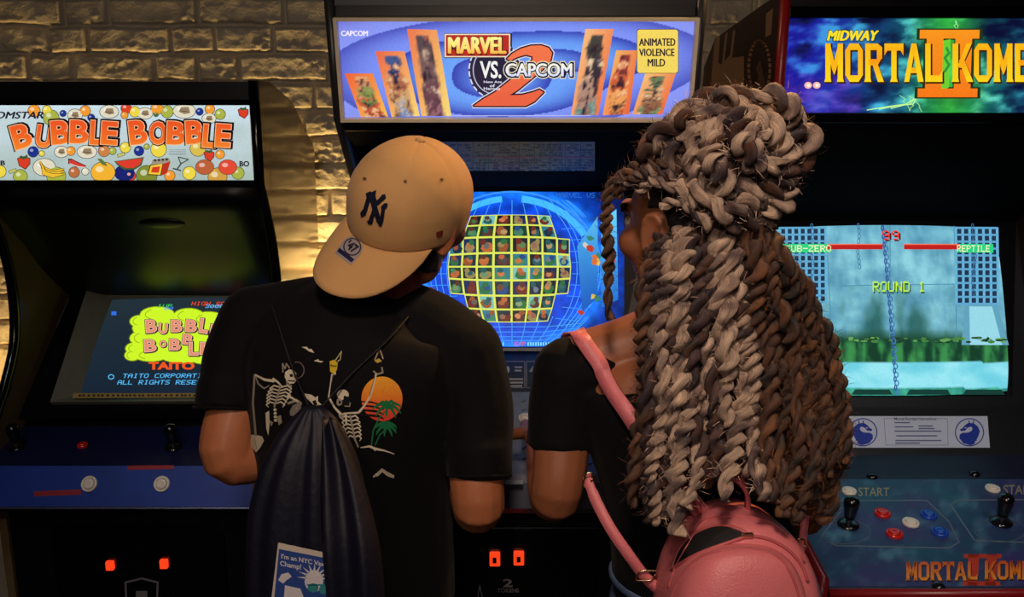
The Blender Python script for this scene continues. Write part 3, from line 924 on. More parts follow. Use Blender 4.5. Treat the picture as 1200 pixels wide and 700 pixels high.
def glyphs(A, s, x0, y0, x1, y1, col, L, gap=1.6, g=0, wts=None):
    n = len(s); u = (x1 - x0) / (n * 10 + (n - 1) * gap); v = (y1 - y0) / 14
    for i, ch in enumerate(s):
        ox = x0 + i * (10 + gap) * u
        for pl in GLY[ch]:
            q_ = [(ox + x * u, y1 - y * v) for x, y in pl]
            if g:
                cx, cy = sum(p[0] for p in q_) / len(q_), sum(p[1] for p in q_) / len(q_)
                q_ = [(x + g * (1 if x > cx else -1), y + g * (1 if y > cy else -1)) for x, y in q_]
            A.poly(q_, col, L)


def roman_two(A, x0, x1, y0, y1, col, L, g=0):
    w_ = x1 - x0; h_ = y1 - y0
    for a, b_, c, d in ((0, 1, 0, .13), (0, 1, .87, 1), (.12, .40, 0, 1), (.60, .88, 0, 1)):
        sl = .04 * w_
        A.poly([(x0 + a * w_ - g + sl * (1 - c), y0 + c * h_ - g), (x0 + b_ * w_ + g + sl * (1 - c), y0 + c * h_ - g), (x0 + b_ * w_ + g + sl * (1 - d), y0 + d * h_ + g), (x0 + a * w_ - g + sl * (1 - d), y0 + d * h_ + g)], col, L)


def mk_bg(x, y):
    n = fbm(x * .021, y * .045, 1.7, 5); m = fbm(x * .05 + 9, y * .09, 4.2, 4)
    t = (x - 925) / 380
    base = ramp([(0, (24, 22, 150)), (.12, (26, 40, 160)), (.25, (18, 60, 120)), (.45, (14, 90, 80)), (.6, (20, 100, 90)), (.8, (26, 90, 150)), (1, (30, 70, 170))], t)
    c = mixc(base, (8, 14, 50), max(0, -n * 1.6))
    c = mixc(c, ramp([(0, (60, 130, 230)), (.3, (70, 190, 220)), (.5, (110, 230, 150)), (.75, (90, 200, 230)), (1, (90, 180, 250))], t), max(0, n * 1.2 + m * .9 - .05))
    if x < 1010 and y > 85: c = mixc(c, (110, 50, 190), .6 * max(0, min(1, m + .55)))
    d = abs(x - 1112) / 46
    c = mixc((70, 230, 60), c, min(1, .35 + d * .65))
    return c


A = Art()
A.grid(915, 19, 1330, 135, 130, 46, mk_bg, 0)
for x, y in ((947, 100), (957, 100)): A.ell(x, y, 4.5, 4, (250, 190, 170), 1, 12); A.ell(x + .5, y, 2.2, 2.2, (250, 240, 230), 1.4, 10)
rr = random.Random(3)
for s in range(5):
    x, y = rr.choice([(1130, 22), (1120, 24), (1080, 131), (1066, 130), (1072, 131)]); d = 1 if y < 60 else -1
    p = [(x, y)]
    for k in range(5): x += rr.uniform(-7, 4); y += d * rr.uniform(2, 5); p.append((x, y))
    A.line(p, .8, (170, 236, 150), 1.5)
for s in range(3): A.line([(1016 + s * 14, 129 - s), (1040 + s * 10, 125 - s), (1062 + s * 4, 122), (1075, 113)], 1.1, (200, 255, 150), 1.5)
mkc = lambda x, y: ramp([(52, (255, 190, 20)), (70, (250, 150, 20)), (98, (255, 222, 30))], y)
roman_two(A, 1073, 1147, 35, 114, (40, 50, 20), 2, 1.6); roman_two(A, 1075, 1145, 35, 114, lambda x, y: mixc((250, 150, 30), (246, 120, 24), (y - 35) / 80), 2.6)
A.poly([(1103, 48), (1114, 46), (1112, 102), (1103, 108)], (110, 210, 50), 2.2)
A.line([(1109, 56), (1112, 62), (1107, 68), (1112, 76), (1107, 84)], 3, (50, 150, 60), 2.4)
for dx, col, L, g in ((1.2, (60, 30, 10), 3.0, .9), (0, mkc, 3.6, 0)):
    glyphs(A, 'MORTA', 967 + dx, 51 + dx, 1081 + dx, 96 + dx, col, L, 1.3, g)
    glyphs(A, 'L', 1084 + dx, 51 + dx, 1105 + dx, 96 + dx, col, L, 1.3, g)
    glyphs(A, 'K', 1116 + dx, 51 + dx, 1138 + dx, 96 + dx, col, L, 1.3, g)
    glyphs(A, 'OMBAT', 1141 + dx, 51 + dx, 1258 + dx, 96 + dx, col, L, 1.3, g)
A.text('MIDWAY', 969, 36, 1027, 47.5, (30, 40, 30), 3, .07, lambda x, y: (x + (47 - y) * .25, y)); A.bold('MIDWAY', 969.5, 36, 1026.5, 47.5, (250, 226, 40), 3.5, .8, lambda x, y: (x + (47 - y) * .25, y))
A.build('marquee', clipm(KQ, kq), BACKLIT, cab)
# stepped dark panels between marquee and screen
steps = [((1.782, zb - .02), (1.84, 1.545)), ((1.845, 1.54), (1.915, 1.475)), ((1.92, 1.47), (2.01, 1.395))]
GREYP = mat('charcoal_panel', (9, 9, 11), .8, spec=.06, vary=.3)
for k, ((y0, z0), (y1, z1)) in enumerate(steps):
    b = B(); prism(b, [(y0, z0), (y0 + .008, z0), (y1 + .03, z1), (y1 + .03, z1 - .006), (y1, z1 - .006)], J0, J1); obj('speaker_panel', b, GREYP, cab, bevel=.002)
# monitor
KS = Plane((.83, 1.857, 1.03), (1, 0, 0), (0, .133, .354))
ks_c = KS.sight(1040, 365)
b = B(); op = [KS.sight(*p) for p in ((893, 266), (1168, 266), (1186, 464), (880, 464))]
outr = [Vector((J0, 2.01, 1.40)), Vector((J1, 2.01, 1.40)), Vector((J1, 1.845, 1.005)), Vector((J0, 1.845, 1.005))]
ov = [b.verts.new(p) for p in outr]; iv = [b.verts.new(p) for p in op]; jv = [b.verts.new(p - KS.n * .025) for p in op]
for i in range(4):
    b.faces.new((ov[i], ov[(i + 1) % 4], iv[(i + 1) % 4], iv[i])); b.faces.new((iv[i], iv[(i + 1) % 4], jv[(i + 1) % 4], jv[i]))
obj('bezel', b, BLACK, cab)
b = B(); slab(b, [p - KS.n * .012 for p in op], .05); obj('monitor_tube', b, BLACKG, cab)


def tube_warp(x, y):
    """barrel of the picture tube: x,y in -1..1 -> photo px"""
    xx = x * (1 - .03 * y ** 4); yy = y * (1 - .035 * x * x - .02 * x ** 6)
    px0 = 901 + (884 - 901) * ((y + 1) / 2); px1 = 1167 + (1183 - 1167) * ((y + 1) / 2)
    return ((px0 + px1) / 2 + xx * (px1 - px0) / 2, 364.5 + yy * 99.5)


def mk_scr(x, y):
    n = fbm(x * .03, y * .05, 2.2, 5); m = fbm(x * .09, y * .03, 7, 4)
    if y < 398:
        c = mixc((86, 150, 176), (140, 208, 222), .5 + n * .6 + m * .5)
        c = mixc(c, (60, 140, 190), max(0, min(1, (300 - y) / 90)) * .4)
        st = max(0, 1 - abs(x - 1020) / 22) + max(0, 1 - abs(x - 1066) / 26)
        if y > 335: c = mixc(c, (34, 88, 84), min(.85, max(0, st * (y - 335) / 45 + m * .5)))
        if y > 386: c = mixc(c, (24, 70, 44), (y - 386) / 14)
    elif y < 425:
        c = mixc((16, 60, 40), (58, 140, 76), .5 + m * 1.2 + .5 * fbm(x * .16, y * .05, 3))
        c = mixc(c, (20, 60, 50), max(0, (405 - y) / 10))
    elif y < 455: c = mixc((110, 206, 224), (150, 228, 240), .5 + n)
    else: c = mixc((40, 130, 120), (70, 180, 150), .5 + m)
    return c


A = Art()
A.grid(-1, -1, 1, 1, 100, 80, lambda x, y: mk_scr(x, y), 0, tube_warp)
for x0, x1, y0, y1 in ((913, 966, 268, 355), (1118, 1167, 268, 357)):   # iron gratings
    A.grid(x0, y0, x1, y1, 1, 1, (30, 50, 76), 1)
    nn = 7 if x0 < 1000 else 6
    for k in range(nn + 1): A.line([(x0 + (x1 - x0) * k / nn, y0), (x0 + (x1 - x0) * k / nn, y1)], 3, (104, 178, 214), 1.4)
    for k in range(12): A.line([(x0, y0 + (y1 - y0) * k / 11), (x1, y0 + (y1 - y0) * k / 11)], 2.4, (94, 166, 206), 1.5)
A.poly([(1128, 358), (1166, 358), (1180, 405), (1124, 405)], (96, 160, 186), 1); A.poly([(1133, 360), (1160, 360), (1172, 405), (1134, 405)], (150, 214, 228), 1.3)
for k in range(70):   # mossy ledge
    x = 990 + rr.uniform(0, 190); A.ell(x, 399 + rr.uniform(-2.5, 3), rr.uniform(1.5, 5), rr.uniform(.8, 2), rr.choice([(70, 130, 60), (30, 60, 40), (100, 160, 84), (24, 66, 40)]), 1.2 + k * .01, 8)
for x0_, y0_, x1_, y1_ in ((985, 336, 1120, 334), (1041, 266, 1040, 396), (1116, 266, 1118, 396), (968, 300, 972, 396)): A.line([(x0_, y0_), (x1_, y1_)], 1, (74, 140, 168), 1.05)
for (x0, y0, x1, y1, wd, cc) in ((1033, 266, 1049, 462, 5, (70, 120, 180)),):
    n_ = 40
    for k in range(n_):
        t = k / n_; x = x0 + (x1 - x0) * t; y = y0 + (y1 - y0) * t; A.ring(x + (1 if k % 2 else -1) * .8, y + 2.4, 2.2 if k % 2 else 1.2, 3.2, 1.4, cc if k % 2 else (40, 80, 140), 2, 8)
for x, y0, y1 in ((1004, 266, 325), (1138, 266, 350), (950, 266, 345), (1140, 290, 330)):
    for k in range(int((y1 - y0) / 6)): A.ring(x + sin(k) * 1, y0 + k * 6, 1.4, 3, .8, (60, 110, 150), 1.8, 8)
for x0, x1 in ((1000, 1040), (1064, 1108), (1130, 1172)): A.poly([(x0, 457), (x1, 457), (x1 + 4, 463), (x0 - 4, 463)], (16, 60, 50), 1.6)
A.rect(914, 287, 973, 297, (40, 210, 130), 2.4); A.rect(968, 288, 1032, 293.5, (190, 30, 24), 2.4); A.rect(968, 287, 1032, 288.2, (240, 120, 90), 2.5)
A.rect(1057, 288, 1122, 293.5, (190, 30, 24), 2.4); A.rect(1120, 287, 1162, 297, (40, 210, 130), 2.4); A.rect(1057, 287, 1122, 288.2, (240, 120, 90), 2.5)
A.pix('SUB-ZERO', 919, 288.5, 972, 296, (250, 244, 190), 3); A.pix('REPTILE', 1119, 288.5, 1158, 296, (250, 244, 190), 3)
A.pix('99', 1032, 272, 1052, 283, (60, 10, 20), 3, lambda x, y: (x + 1.2, y + 1)); A.pix('99', 1031.5, 271.5, 1051.5, 282.5, (240, 50, 40), 3.5)
A.pix('ROUND 1', 1020, 332, 1081, 344, (30, 80, 40), 3, lambda x, y: (x + 1.2, y + 1.2)); A.pix('ROUND 1', 1020, 331, 1081, 343, (190, 240, 60), 3.5)


def kclip(px, py, L):
    f = KS.bulged(ks_c, .32, .25, .012)
    return f(px, py, L)


A.build('screen', kclip, PHOSPHOR, cab, step=12)
# lower bezel with the instruction card
b = B(); slab(b, [(J0, 1.846, 1.006), (J1, 1.846, 1.006), (J1, 1.76, .925), (J0, 1.76, .925)], .012); obj('lower_bezel', b, BLACK, cab)
KC = Plane((0, 1.846, 1.006), (1, 0, 0), (0, .086, .081))
A = Art()
A.poly([(976, 488), (1157, 488), (1160, 525), (974, 525)], (196, 206, 226), 1)
A.line([(1036, 491), (1110, 491), (1111, 522), (1038, 522)], .7, (130, 140, 165), 2, True)
A.text('Mortal Kombat Instructions', 1048, 489.5, 1097, 493, (60, 66, 110), 3, .01)
for y, x0, x1 in ((495, 1048, 1066), (500, 1048, 1070), (499, 1076, 1093), (502, 1076, 1095), (505, 1048, 1103), (510.5, 1050, 1098), (516, 1049, 1103), (519, 1049, 1078)): A.rect(x0, y, x1, y + 1.5, (96, 106, 150), 3)


def dragon(A, cx, cy, rx, ry, fl, col, bgc):
    A.ring(cx, cy, rx, ry, 1.3, col, 2, 32)
    P_ = lambda pts: [(cx + fl * x * rx, cy + y * ry) for x, y in pts]
    A.poly(P_([(-.05, .95), (.45, .8), (.72, .45), (.7, .15), (.45, .02), (.1, .02), (-.15, -.1), (-.22, -.3), (-.1, -.42), (.15, -.32), (.3, -.12), (.62, -.08), (.68, -.22), (.5, -.3), (.35, -.5), (.1, -.68), (-.3, -.66), (-.62, -.4), (-.74, -.05), (-.62, .3), (-.5, .55), (-.62, .62), (-.3, .88)]), col, 2.4)
    A.poly(P_([(.2, -.34), (.32, -.38), (.36, -.3), (.26, -.28)]), bgc, 2.8)
    A.line(P_([(.3, .02), (.55, -.02), (.75, .2)]), .8, bgc, 2.8); A.line(P_([(-.75, .5), (-.4, .72)]), 1.6, bgc, 2.8)
    A.line(P_([(-.25, -.62), (-.3, -.85)]), 1.2, col, 2.4); A.line(P_([(-.0, -.66), (.05, -.86)]), 1.2, col, 2.4)


dragon(A, 1011, 507, 16.5, 16, 1, (24, 52, 160), (196, 206, 226)); dragon(A, 1136, 507, 16.5, 16, -1, (24, 52, 160), (196, 206, 226))
A.build('instruction_card', KC.flat, PRINT, cab)
# control panel
kp = [(1.765, .928), (1.70, .912), (1.352, .858), (1.335, .845), (1.335, .78), (1.40, .72), (1.76, .80)]
b = B(); prism(b, kp, J0, J1); obj('control_panel', b, mat('panel_blue_black', (28, 32, 58), .5, vary=.5, scale=9), cab, bevel=.003)
KP = Plane((0, 1.70, .912), (1, 0, 0), (0, -.348, -.054)); nK = KP.n


def kp_bg(x, y):
    n = fbm(x * .02, y * .03, 5, 5); m = fbm(x * .05, y * .05, 8, 4)
    c = mixc((46, 56, 100), (34, 78, 104), .5 + n)
    c = mixc(c, (84, 130, 156), max(0, m - .05) * 1.2); c = mixc(c, (66, 48, 112), max(0, fbm(x * .012, y * .03, 1.5) * 1.1))
    return c


A = Art(); A.grid(700, 562, 1420, 694, 130, 40, kp_bg, 1)
LN = (96, 112, 130)
A.line([(900, 588), (960, 587), (1086, 587), (1112, 612), (1124, 636), (1112, 643), (980, 640), (962, 630), (985, 600)], 1.4, LN, 2)
A.line([(1300, 585), (1122, 587), (1114, 592), (1142, 634), (1300, 640)], 1.6, LN, 2)
A.ring(990, 624, 30, 14, 1, (80, 100, 116), 2, 24); A.ring(1172, 622, 30, 14, 1, (80, 100, 116), 2, 24)
A.text('START', 1006, 572, 1042, 582, (150, 142, 112), 2, .01); A.text('START', 1176, 569, 1214, 580, (150, 142, 112), 2, .01)
orr = lambda x, y: ramp([(655, (206, 84, 40)), (680, (236, 150, 50))], y)
roman_two(A, 1128, 1172, 650, 687, (190, 60, 40), 2.2)
for dx, col, L in ((1, (70, 24, 20), 2.4), (0, orr, 3)):
    glyphs(A, 'MORTA', 1062 + dx, 659 + dx, 1132 + dx, 681 + dx, col, L, 1.2); glyphs(A, 'L', 1134 + dx, 659 + dx, 1146 + dx, 680 + dx, col, L)
    glyphs(A, 'KOMBAT', 1154 + dx, 658 + dx, 1240 + dx, 680 + dx, col, L, 1.2)


def kp_map(px, py, L):
    p = KP.sight(px, py); p.x = max(J0 + .001, min(J1 - .001, p.x))
    if p.y > 1.699: p = p + KP.v * ((1.699 - p.y) / KP.v.y)
    if p.y < 1.354: p = p + KP.v * ((1.354 - p.y) / KP.v.y)
    return p + KP.n * (.0003 * L)


A.build('panel_overlay', kp_map, CARDS, cab)
for px in (995, 1163): button(cab, KP.sight(px, 577 if px < 1100 else 574), nK, WHITEP, .0135, 'start_button', 'white start button')
for px, py, m_, lb in ((1034, 603, REDP, 'red push button'), (1048, 627, REDP, 'red push button'), (1067, 614, WHITEP, 'white push button'), (1088, 605, BLUEP, 'blue push button'), (1101, 625, BLUEP, 'blue push button')):
    button(cab, KP.sight(px, py), nK, m_, .0145, 'button', lb)
for px, py, m_ in ((1216, 600, REDP), (1230, 624, REDP), (1252, 611, WHITEP), (1275, 602, BLUEP), (1290, 622, BLUEP)): button(cab, KP.sight(px, py), nK, m_)
joystick(cab, KP.sight(994, 616), nK, .82); joystick(cab, KP.sight(1173, 613), nK, .82)
for px, py in ((1100, 688), (1022, 559), (1142, 556)):
    b = B(); lathe(b, KP.sight(px, py), nK, [(.011, -.003), (.011, .002), (.006, .006), (0, .007)], 14); obj('carriage_bolt', b, BLACKP, cab, True)
b = B(); tube(b, [(J0, 1.338, .855), (J1, 1.338, .855)], .008, 10); obj('edge_trim', b, REDTRIM, cab, True); cab.children[-1]['label'] = 'red plastic edge trim'
b = B(); box(b, J0, J1, 1.48, 1.50, .06, .74); obj('front_panel', b, BLACK, cab)
b = B(); box(b, J0, J1, 1.54, 1.56, 0, .07); obj('kick_plate', b, BLACK, cab)

# ================================================================== the left machine
LX0, LX1 = -1.156, -.53
cab = thing('arcade_cabinet', 'dark arcade machine with fruit-covered orange-lettered marquee and blue panel, at left', 'arcade machine', ((LX0 + LX1) / 2, 2.1, 0))
TAN = mat('tan_gloss_side', (120, 98, 66), .16, vary=.2, scale=8, coat=.2)
pts_ = [(1.905, 1.70), (1.905, 1.485)] + [tuple(p) for p in catmull([(1.925, 1.455), (1.975, 1.36), (2.0, 1.25), (1.985, 1.12), (1.92, 1.02)], 4)] + [(1.83, .93), (1.76, .90), (1.735, .80), (1.85, .74), (1.85, 0), (2.41, 0), (2.41, 1.54), (2.19, 1.66), (2.0, 1.70)]
for a, e in ((LX0, LX0 + .018), (LX1 - .018, LX1)):
    b = B(); prism(b, pts_, a, e); obj('side_panel', b, TAN, cab, bevel=.002)
    b = B(); tube(b, [((a + e) / 2, y - .003, z) for y, z in pts_[:-7]], .0115, 8); obj('edge_trim', b, BLACKG, cab, True)
K0, K1 = LX0 + .018, LX1 - .018
b = B(); box(b, K0, K1, 2.39, 2.408, 0, 1.54); obj('back_panel', b, BLACK, cab)
b = B(); prism(b, [(1.91, 1.698), (2.0, 1.698), (2.19, 1.656), (2.40, 1.54), (2.39, 1.53), (2.185, 1.64), (2.0, 1.68), (1.91, 1.68)], K0, K1); obj('top_panel', b, BLACK, cab)
BQ = Plane((-.8, 1.915, 1.57), (1, 0, 0), (0, 0, 1))
zt = BQ.sight(150, 123.5).z; zb = BQ.sight(150, 211).z; bx1 = BQ.sight(297.5, 165).x; bx0 = LX0 + .027
bq = [Vector((bx0, 1.915, zt)), Vector((bx1, 1.915, zt)), Vector((bx1, 1.915, zb)), Vector((bx0, 1.915, zb))]
b = B(); slab(b, [p - BQ.n * .004 for p in bq], .05); obj('marquee_box', b, BLACK, cab)
frame_bars('marquee_frame', bq, .012, .01, BLACKG, cab)
b = B(); box(b, K0, K1, 1.905, 1.92, zt + .012, 1.685); obj('marquee_top_rail', b, BLACK, cab)
A = Art(); rr = random.Random(21)
A.grid(-40, 120, 300, 214, 60, 18, lambda x, y: mixc((206, 226, 236), (168, 186, 178), max(0, min(1, (y - 122) / 90)) * .9 + .25 * fbm(x * .02, y * .04)), 0)


def blob(x, y, r, col, L=1.4, ry=None, ol=(60, 56, 50)):
    A.ell(x, y, r + .7, (ry or r) + .7, ol, L, 16); A.ell(x, y, r, ry or r, col, L + .3, 16); A.ell(x - r * .3, y - (ry or r) * .3, r * .35, (ry or r) * .3, mixc(col, (255, 255, 255), .55), L + .5, 10)


YL, OG, BL, RD, CR, GR = (240, 216, 70), (242, 156, 50), (30, 50, 140), (216, 64, 36), (226, 220, 196), (170, 180, 70)
for x, y, r, c in ((40, 130, 7, OG), (55, 129, 5, YL), (60, 138, 9, GR), (74, 133, 3.5, BL), (100, 130, 6, OG), (107, 138, 4, BL), (148, 127, 6, RD), (146, 135, 4, OG), (158, 131, 6, YL), (184, 127, 7, OG), (196, 131, 7, GR), (234, 131, 4, BL), (246, 128, 5.5, OG), (258, 134, 6, GR), (183, 134, 2.5, (60, 110, 50)),
                   (39, 178, 6, BL), (49, 180, 3, YL), (83, 177, 5, OG), (122, 177, 6.5, (206, 130, 70)), (132, 177, 4, GR), (147, 173, 6, YL), (163, 177, 5.5, BL), (172, 172, 3, GR), (186, 175, 9, YL), (232, 174, 9, (220, 190, 80)), (258, 181, 5, OG), (24, 207, 8, GR), (0, 201, 7, YL), (66, 207, 11, GR), (87, 202, 6, (190, 110, 60)), (100, 201, 4, CR), (153, 206, 6, RD), (172, 206, 12, (130, 140, 50)), (199, 206, 6, OG), (222, 203, 7.5, YL), (249, 203, 4.5, YL), (279, 203, 7, GR), (255, 208, 11, (210, 160, 70)), (-14, 205, 7, OG), (-20, 186, 6, YL)):
    blob(x, y, r, c)
for x, y, r, ry in ((88, 135, 8.5, 7), (128, 131, 11, 7.5), (170, 133, 9, 6.5), (216, 130, 13, 8.5), (245, 139, 8, 6), (72, 178, 8, 6.5), (102, 178, 11.5, 7.5), (52, 196, 13, 10)):
    blob(x, y, r, CR, 1.2, ry)
    if y < 190: A.poly([(x - r * .5, y + 1), (x - r * .3, y - ry * .5), (x + r * .4, y - ry * .55), (x + r * .55, y + ry * .3), (x, y + ry * .45)], (150, 126, 96), 2); A.line([(x - r * .3, y), (x + r * .3, y + 1)], .8, (80, 66, 50), 2.3)
for (x, y) in ((28, 190), (285, 132), (245, 182)):   # strawberries
    s = 1 if x < 200 else .8
    q_ = [(x - 7 * s, y - 4 * s), (x, y - 6 * s), (x + 7 * s, y - 4 * s), (x + 7 * s, y + 2 * s), (x + 2 * s, y + 8 * s), (x - 5 * s, y + 4 * s)]
    A.line(q_, 1.6, (60, 30, 20), 2, True); A.poly(q_, (218, 60, 36), 2.4); A.poly([(x - 6 * s, y - 5 * s), (x - 3 * s, y - 8 * s), (x, y - 6 * s), (x + 4 * s, y - 9 * s), (x + 5 * s, y - 5 * s), (x, y - 3 * s)], (60, 90, 50), 2.8)
for k in range(3):   # bananas
    p = [(47 + k * 1.5, 190 + k * 2), (52, 198 + k * 2.5), (62, 202 + k * 2), (75, 198 + k * 3)]
    A.line(p, [2.5, 5.5, 5.5, 2], (80, 56, 20), 2.2 + k * .5); A.line(p, [1.5, 4.3, 4.3, 1], (238, 190, 50), 2.4 + k * .5)
A.poly([(80, 186), (84, 186), (92, 190), (101, 194), (100, 197), (90, 196), (80, 192)], (60, 26, 26), 2); A.poly([(81, 187.5), (85, 187.5), (92, 191), (100, 194.5), (99, 196), (90, 195), (81, 191.5)], (214, 60, 50), 2.4); A.line([(82, 192), (92, 195.5), (100, 196.4)], 1, (230, 220, 210), 2.6)
blob(121, 202, 14, (244, 180, 50), 2.4, 12); A.poly([(114, 186), (119, 186), (124, 191), (126, 195), (120, 193)], (90, 120, 60), 3.2)
A.ell(146, 203, 12, 10, (26, 36, 110), 1.8, 18); A.poly([(134, 189), (169, 184), (166, 194), (158, 199), (146, 199), (138, 194)], (70, 90, 50), 2.6); A.poly([(136, 189.5), (167, 185.5), (164, 193), (157, 196.8), (147, 196.8), (140, 193)], (222, 60, 44), 3)
A.poly([(176, 193), (192, 191), (189, 206), (173, 205)], (60, 40, 20), 2.4); A.poly([(177, 194), (190.5, 192), (188, 205), (174, 204)], (246, 200, 60), 2.8); A.poly([(179, 196), (188, 195), (186, 202.5), (177, 202)], (216, 60, 30), 3.2); A.poly([(191, 192), (200, 189), (196, 203), (189, 206)], (190, 50, 30), 2.8); A.poly([(179, 187), (198, 185), (200, 189), (190, 192), (177, 193)], (160, 150, 130), 2.6)
for k in range(4): A.ell(182 + k * 4.5, 188 - k * .4, 1.8, 1.6, (70, 60, 56), 3, 8)
A.line([(209, 184), (221, 187)], 1.2, (60, 66, 66), 2.4); A.line([(209, 184), (212, 192), (221, 187)], 1.2, (60, 66, 66), 2.4); A.line([(213, 191), (208, 198)], 1.6, (60, 66, 66), 2.4); A.line([(203, 197.5), (212, 200)], 1.6, (60, 66, 66), 2.4)
for x, c in ((240, (190, 96, 54)), (267, (226, 74, 50))): blob(x, 196, 10.5, c, 2.2, 8.5, (110, 70, 50))
for y in (175.5, 177.5, 179.5, 181): A.rect(198, y, 218, y + .6, (120, 130, 130), 2)
for x, y in ((15, 201), (142, 182)): A.poly([(x - 5, y - 1), (x + 4, y - 4), (x + 5, y), (x - 4, y + 3)], (120, 120, 60), 2); A.poly([(x - 4, y - .6), (x + 3.4, y - 3), (x + 4, y - .4), (x - 3.4, y + 2)], (200, 196, 110), 2.3)
A.bold('ROMSTAR', -14, 131, 51, 139, (36, 32, 44), 4, .5, lambda x, y: (x + (139 - y) * .3, y))
A.text('BO', 281, 189, 292, 195, (30, 30, 40), 3, .04); A.text('UB', -6, 188.5, 6, 193.5, (30, 30, 40), 3, .04)


def bub(A, ch, cx, cy, w_, h_, rot, cols, L, ol=.16, fat=.045, sh=(1.2, -.6)):
    c, s = cos(R(rot)), sin(R(rot)); f = lambda x, y: (cx + (x - cx) * c - (y - cy) * s, cy + (x - cx) * s + (y - cy) * c)
    b4 = (cx - w_ / 2, cy - h_ / 2, cx + w_ / 2, cy + h_ / 2)
    A.text(ch, *b4, cols[0], L, ol, lambda x, y: (f(x, y)[0] + sh[0], f(x, y)[1] + sh[1]))
    A.text(ch, *b4, cols[0], L + .2, ol, f); A.text(ch, *b4, cols[1], L + .5, fat + .022, f)
    A.text(ch, *b4, cols[2], L + .8, fat, f)


tc = ((24, 12, 20), (252, 190, 140), lambda x, y: ramp([(142, (236, 84, 36)), (160, (240, 100, 34)), (174, (246, 136, 44))], y))
WORD = [('B', 25.5, 159.5, 19, 26, -16), ('U', 52, 160, 16, 24, 8), ('B', 71.5, 155, 19, 25.5, -5), ('B', 93.5, 154.5, 19, 25, 2), ('L', 113.5, 155.5, 12, 26, 4), ('E', 129, 156, 16, 25, 4),
        ('B', 162, 155, 18, 26, -6), ('O', 185.5, 156, 18, 25, 0), ('B', 207, 156, 19, 25, 3), ('B', 228.5, 155, 18, 25, -3), ('L', 246, 159.5, 13, 25, 5), ('E', 262, 159, 15, 25, 4)]
for k, (ch, x, y, w_, h_, r_) in enumerate(WORD): bub(A, ch, x, y, w_ * 1.0, h_ * .98, r_, tc, 5 + (k % 6) * 1.0, .095, .036)
A.build('marquee', clipm(BQ, bq), BACKLIT, cab)
# smoked curved shroud between marquee and monitor
b = B(); sp_ = [(1.918, zb - .012)] + [tuple(p) for p in catmull([(1.935, 1.44), (2.03, 1.36), (2.13, 1.26), (2.24, 1.175)], 5)]
rows_ = [[b.verts.new((x, y, z)) for x in np.linspace(K0, K1, 9)] for y, z in sp_]
for a, e in zip(rows_, rows_[1:]):
    for k in range(8): b.faces.new((a[k], a[k + 1], e[k + 1], e[k]))
SMOKE = mat('smoked_plastic', (10, 9, 12), .42, vary=.3, spec=.35)
sh = obj('marquee_shroud', b, SMOKE, cab, True)
sm = sh.modifiers.new('solid', 'SOLIDIFY'); sm.thickness = .006
shb = bvh_of(sh)
b = B(); hp, hn, _, _ = shb.ray_cast(CAM, ray(190, 262).normalized())
hn = hn if hn.dot(CAM - hp) > 0 else -hn
ell(b, hp, (.052, .02, .006), hn.to_track_quat('Z', 'Y').to_matrix() if abs(hn.x) > .5 else Matrix((Vector((1, 0, 0)), hn.cross(Vector((1, 0, 0))), hn)).transposed(), 24, 10)
obj('speaker_slot', b, BLACK, cab, True)
# monitor sunk in a deep frame
ST = Plane((-.84, 2.035, .985), (1, 0, 0), (0, .2, .18))
op = [ST.sight(*p) for p in ((132, 352), (311, 350), (318, 460), (95, 462))]
b = B(); fr = [Vector((p.x, p.y, p.z)) + ST.n * .035 for p in [ST.sight(*p) for p in ((110, 342), (330, 340), (340, 478), (66, 480))]]
ov = [b.verts.new(p) for p in fr]; iv = [b.verts.new(p) for p in op]; oo = [b.verts.new(p - ST.n * .06) for p in fr]
for i in range(4): b.faces.new((ov[i], ov[(i + 1) % 4], iv[(i + 1) % 4], iv[i])); b.faces.new((ov[i], ov[(i + 1) % 4], oo[(i + 1) % 4], oo[i]))
obj('monitor_frame', b, mat('olive_grey_frame', (120, 122, 104), .45, vary=.3), cab)
zz = [Vector((K0, 2.26, 1.165)), Vector((K1, 2.26, 1.165)), Vector((K1, 1.955, .93)), Vector((K0, 1.955, .93))]
b = B(); ov = [b.verts.new(p + ST.n * .02) for p in zz]; iv = [b.verts.new(p - ST.n * .013) for p in fr]
for i in range(4): b.faces.new((ov[i], ov[(i + 1) % 4], iv[(i + 1) % 4], iv[i]))
obj('bezel', b, BLACKG, cab)
# the screen picture
A = Art()
A.poly([(126, 350), (314, 348), (321, 464), (92, 466)], lambda x, y: mixc((34, 48, 56), (20, 34, 50), (y - 350) / 110), 0)
KX = lambda x, y: (x + (405 - y) * .32, y)     # the picture leans with the tilted tube
NEON = (204, 244, 40)
cl = [(165, 378, 12, 7), (185, 370, 20, 9), (222, 372, 18, 9), (245, 376, 20, 9), (262, 384, 18, 9), (170, 398, 17, 9), (160, 410, 12, 7), (156, 418, 9, 6), (178, 418, 20, 7), (215, 419, 26, 8), (240, 420, 18, 8), (262, 402, 18, 14), (210, 395, 46, 22), (182, 386, 26, 12), (236, 390, 34, 18)]
for x, y, rx, ry in cl: A.ell(x, y, rx + 1, ry + 1, (130, 150, 20), 1.0, 18)
for x, y, rx, ry in cl: A.ell(x, y, rx, ry, NEON, 1.4, 18)
for x, y, rx, ry in cl[:9]: A.ring(x, y, rx * .7, ry * .7, .8, (140, 160, 20), 1.8, 12, 120, 240)
sc_ = ((70, 30, 40), (250, 214, 190), (226, 140, 110))
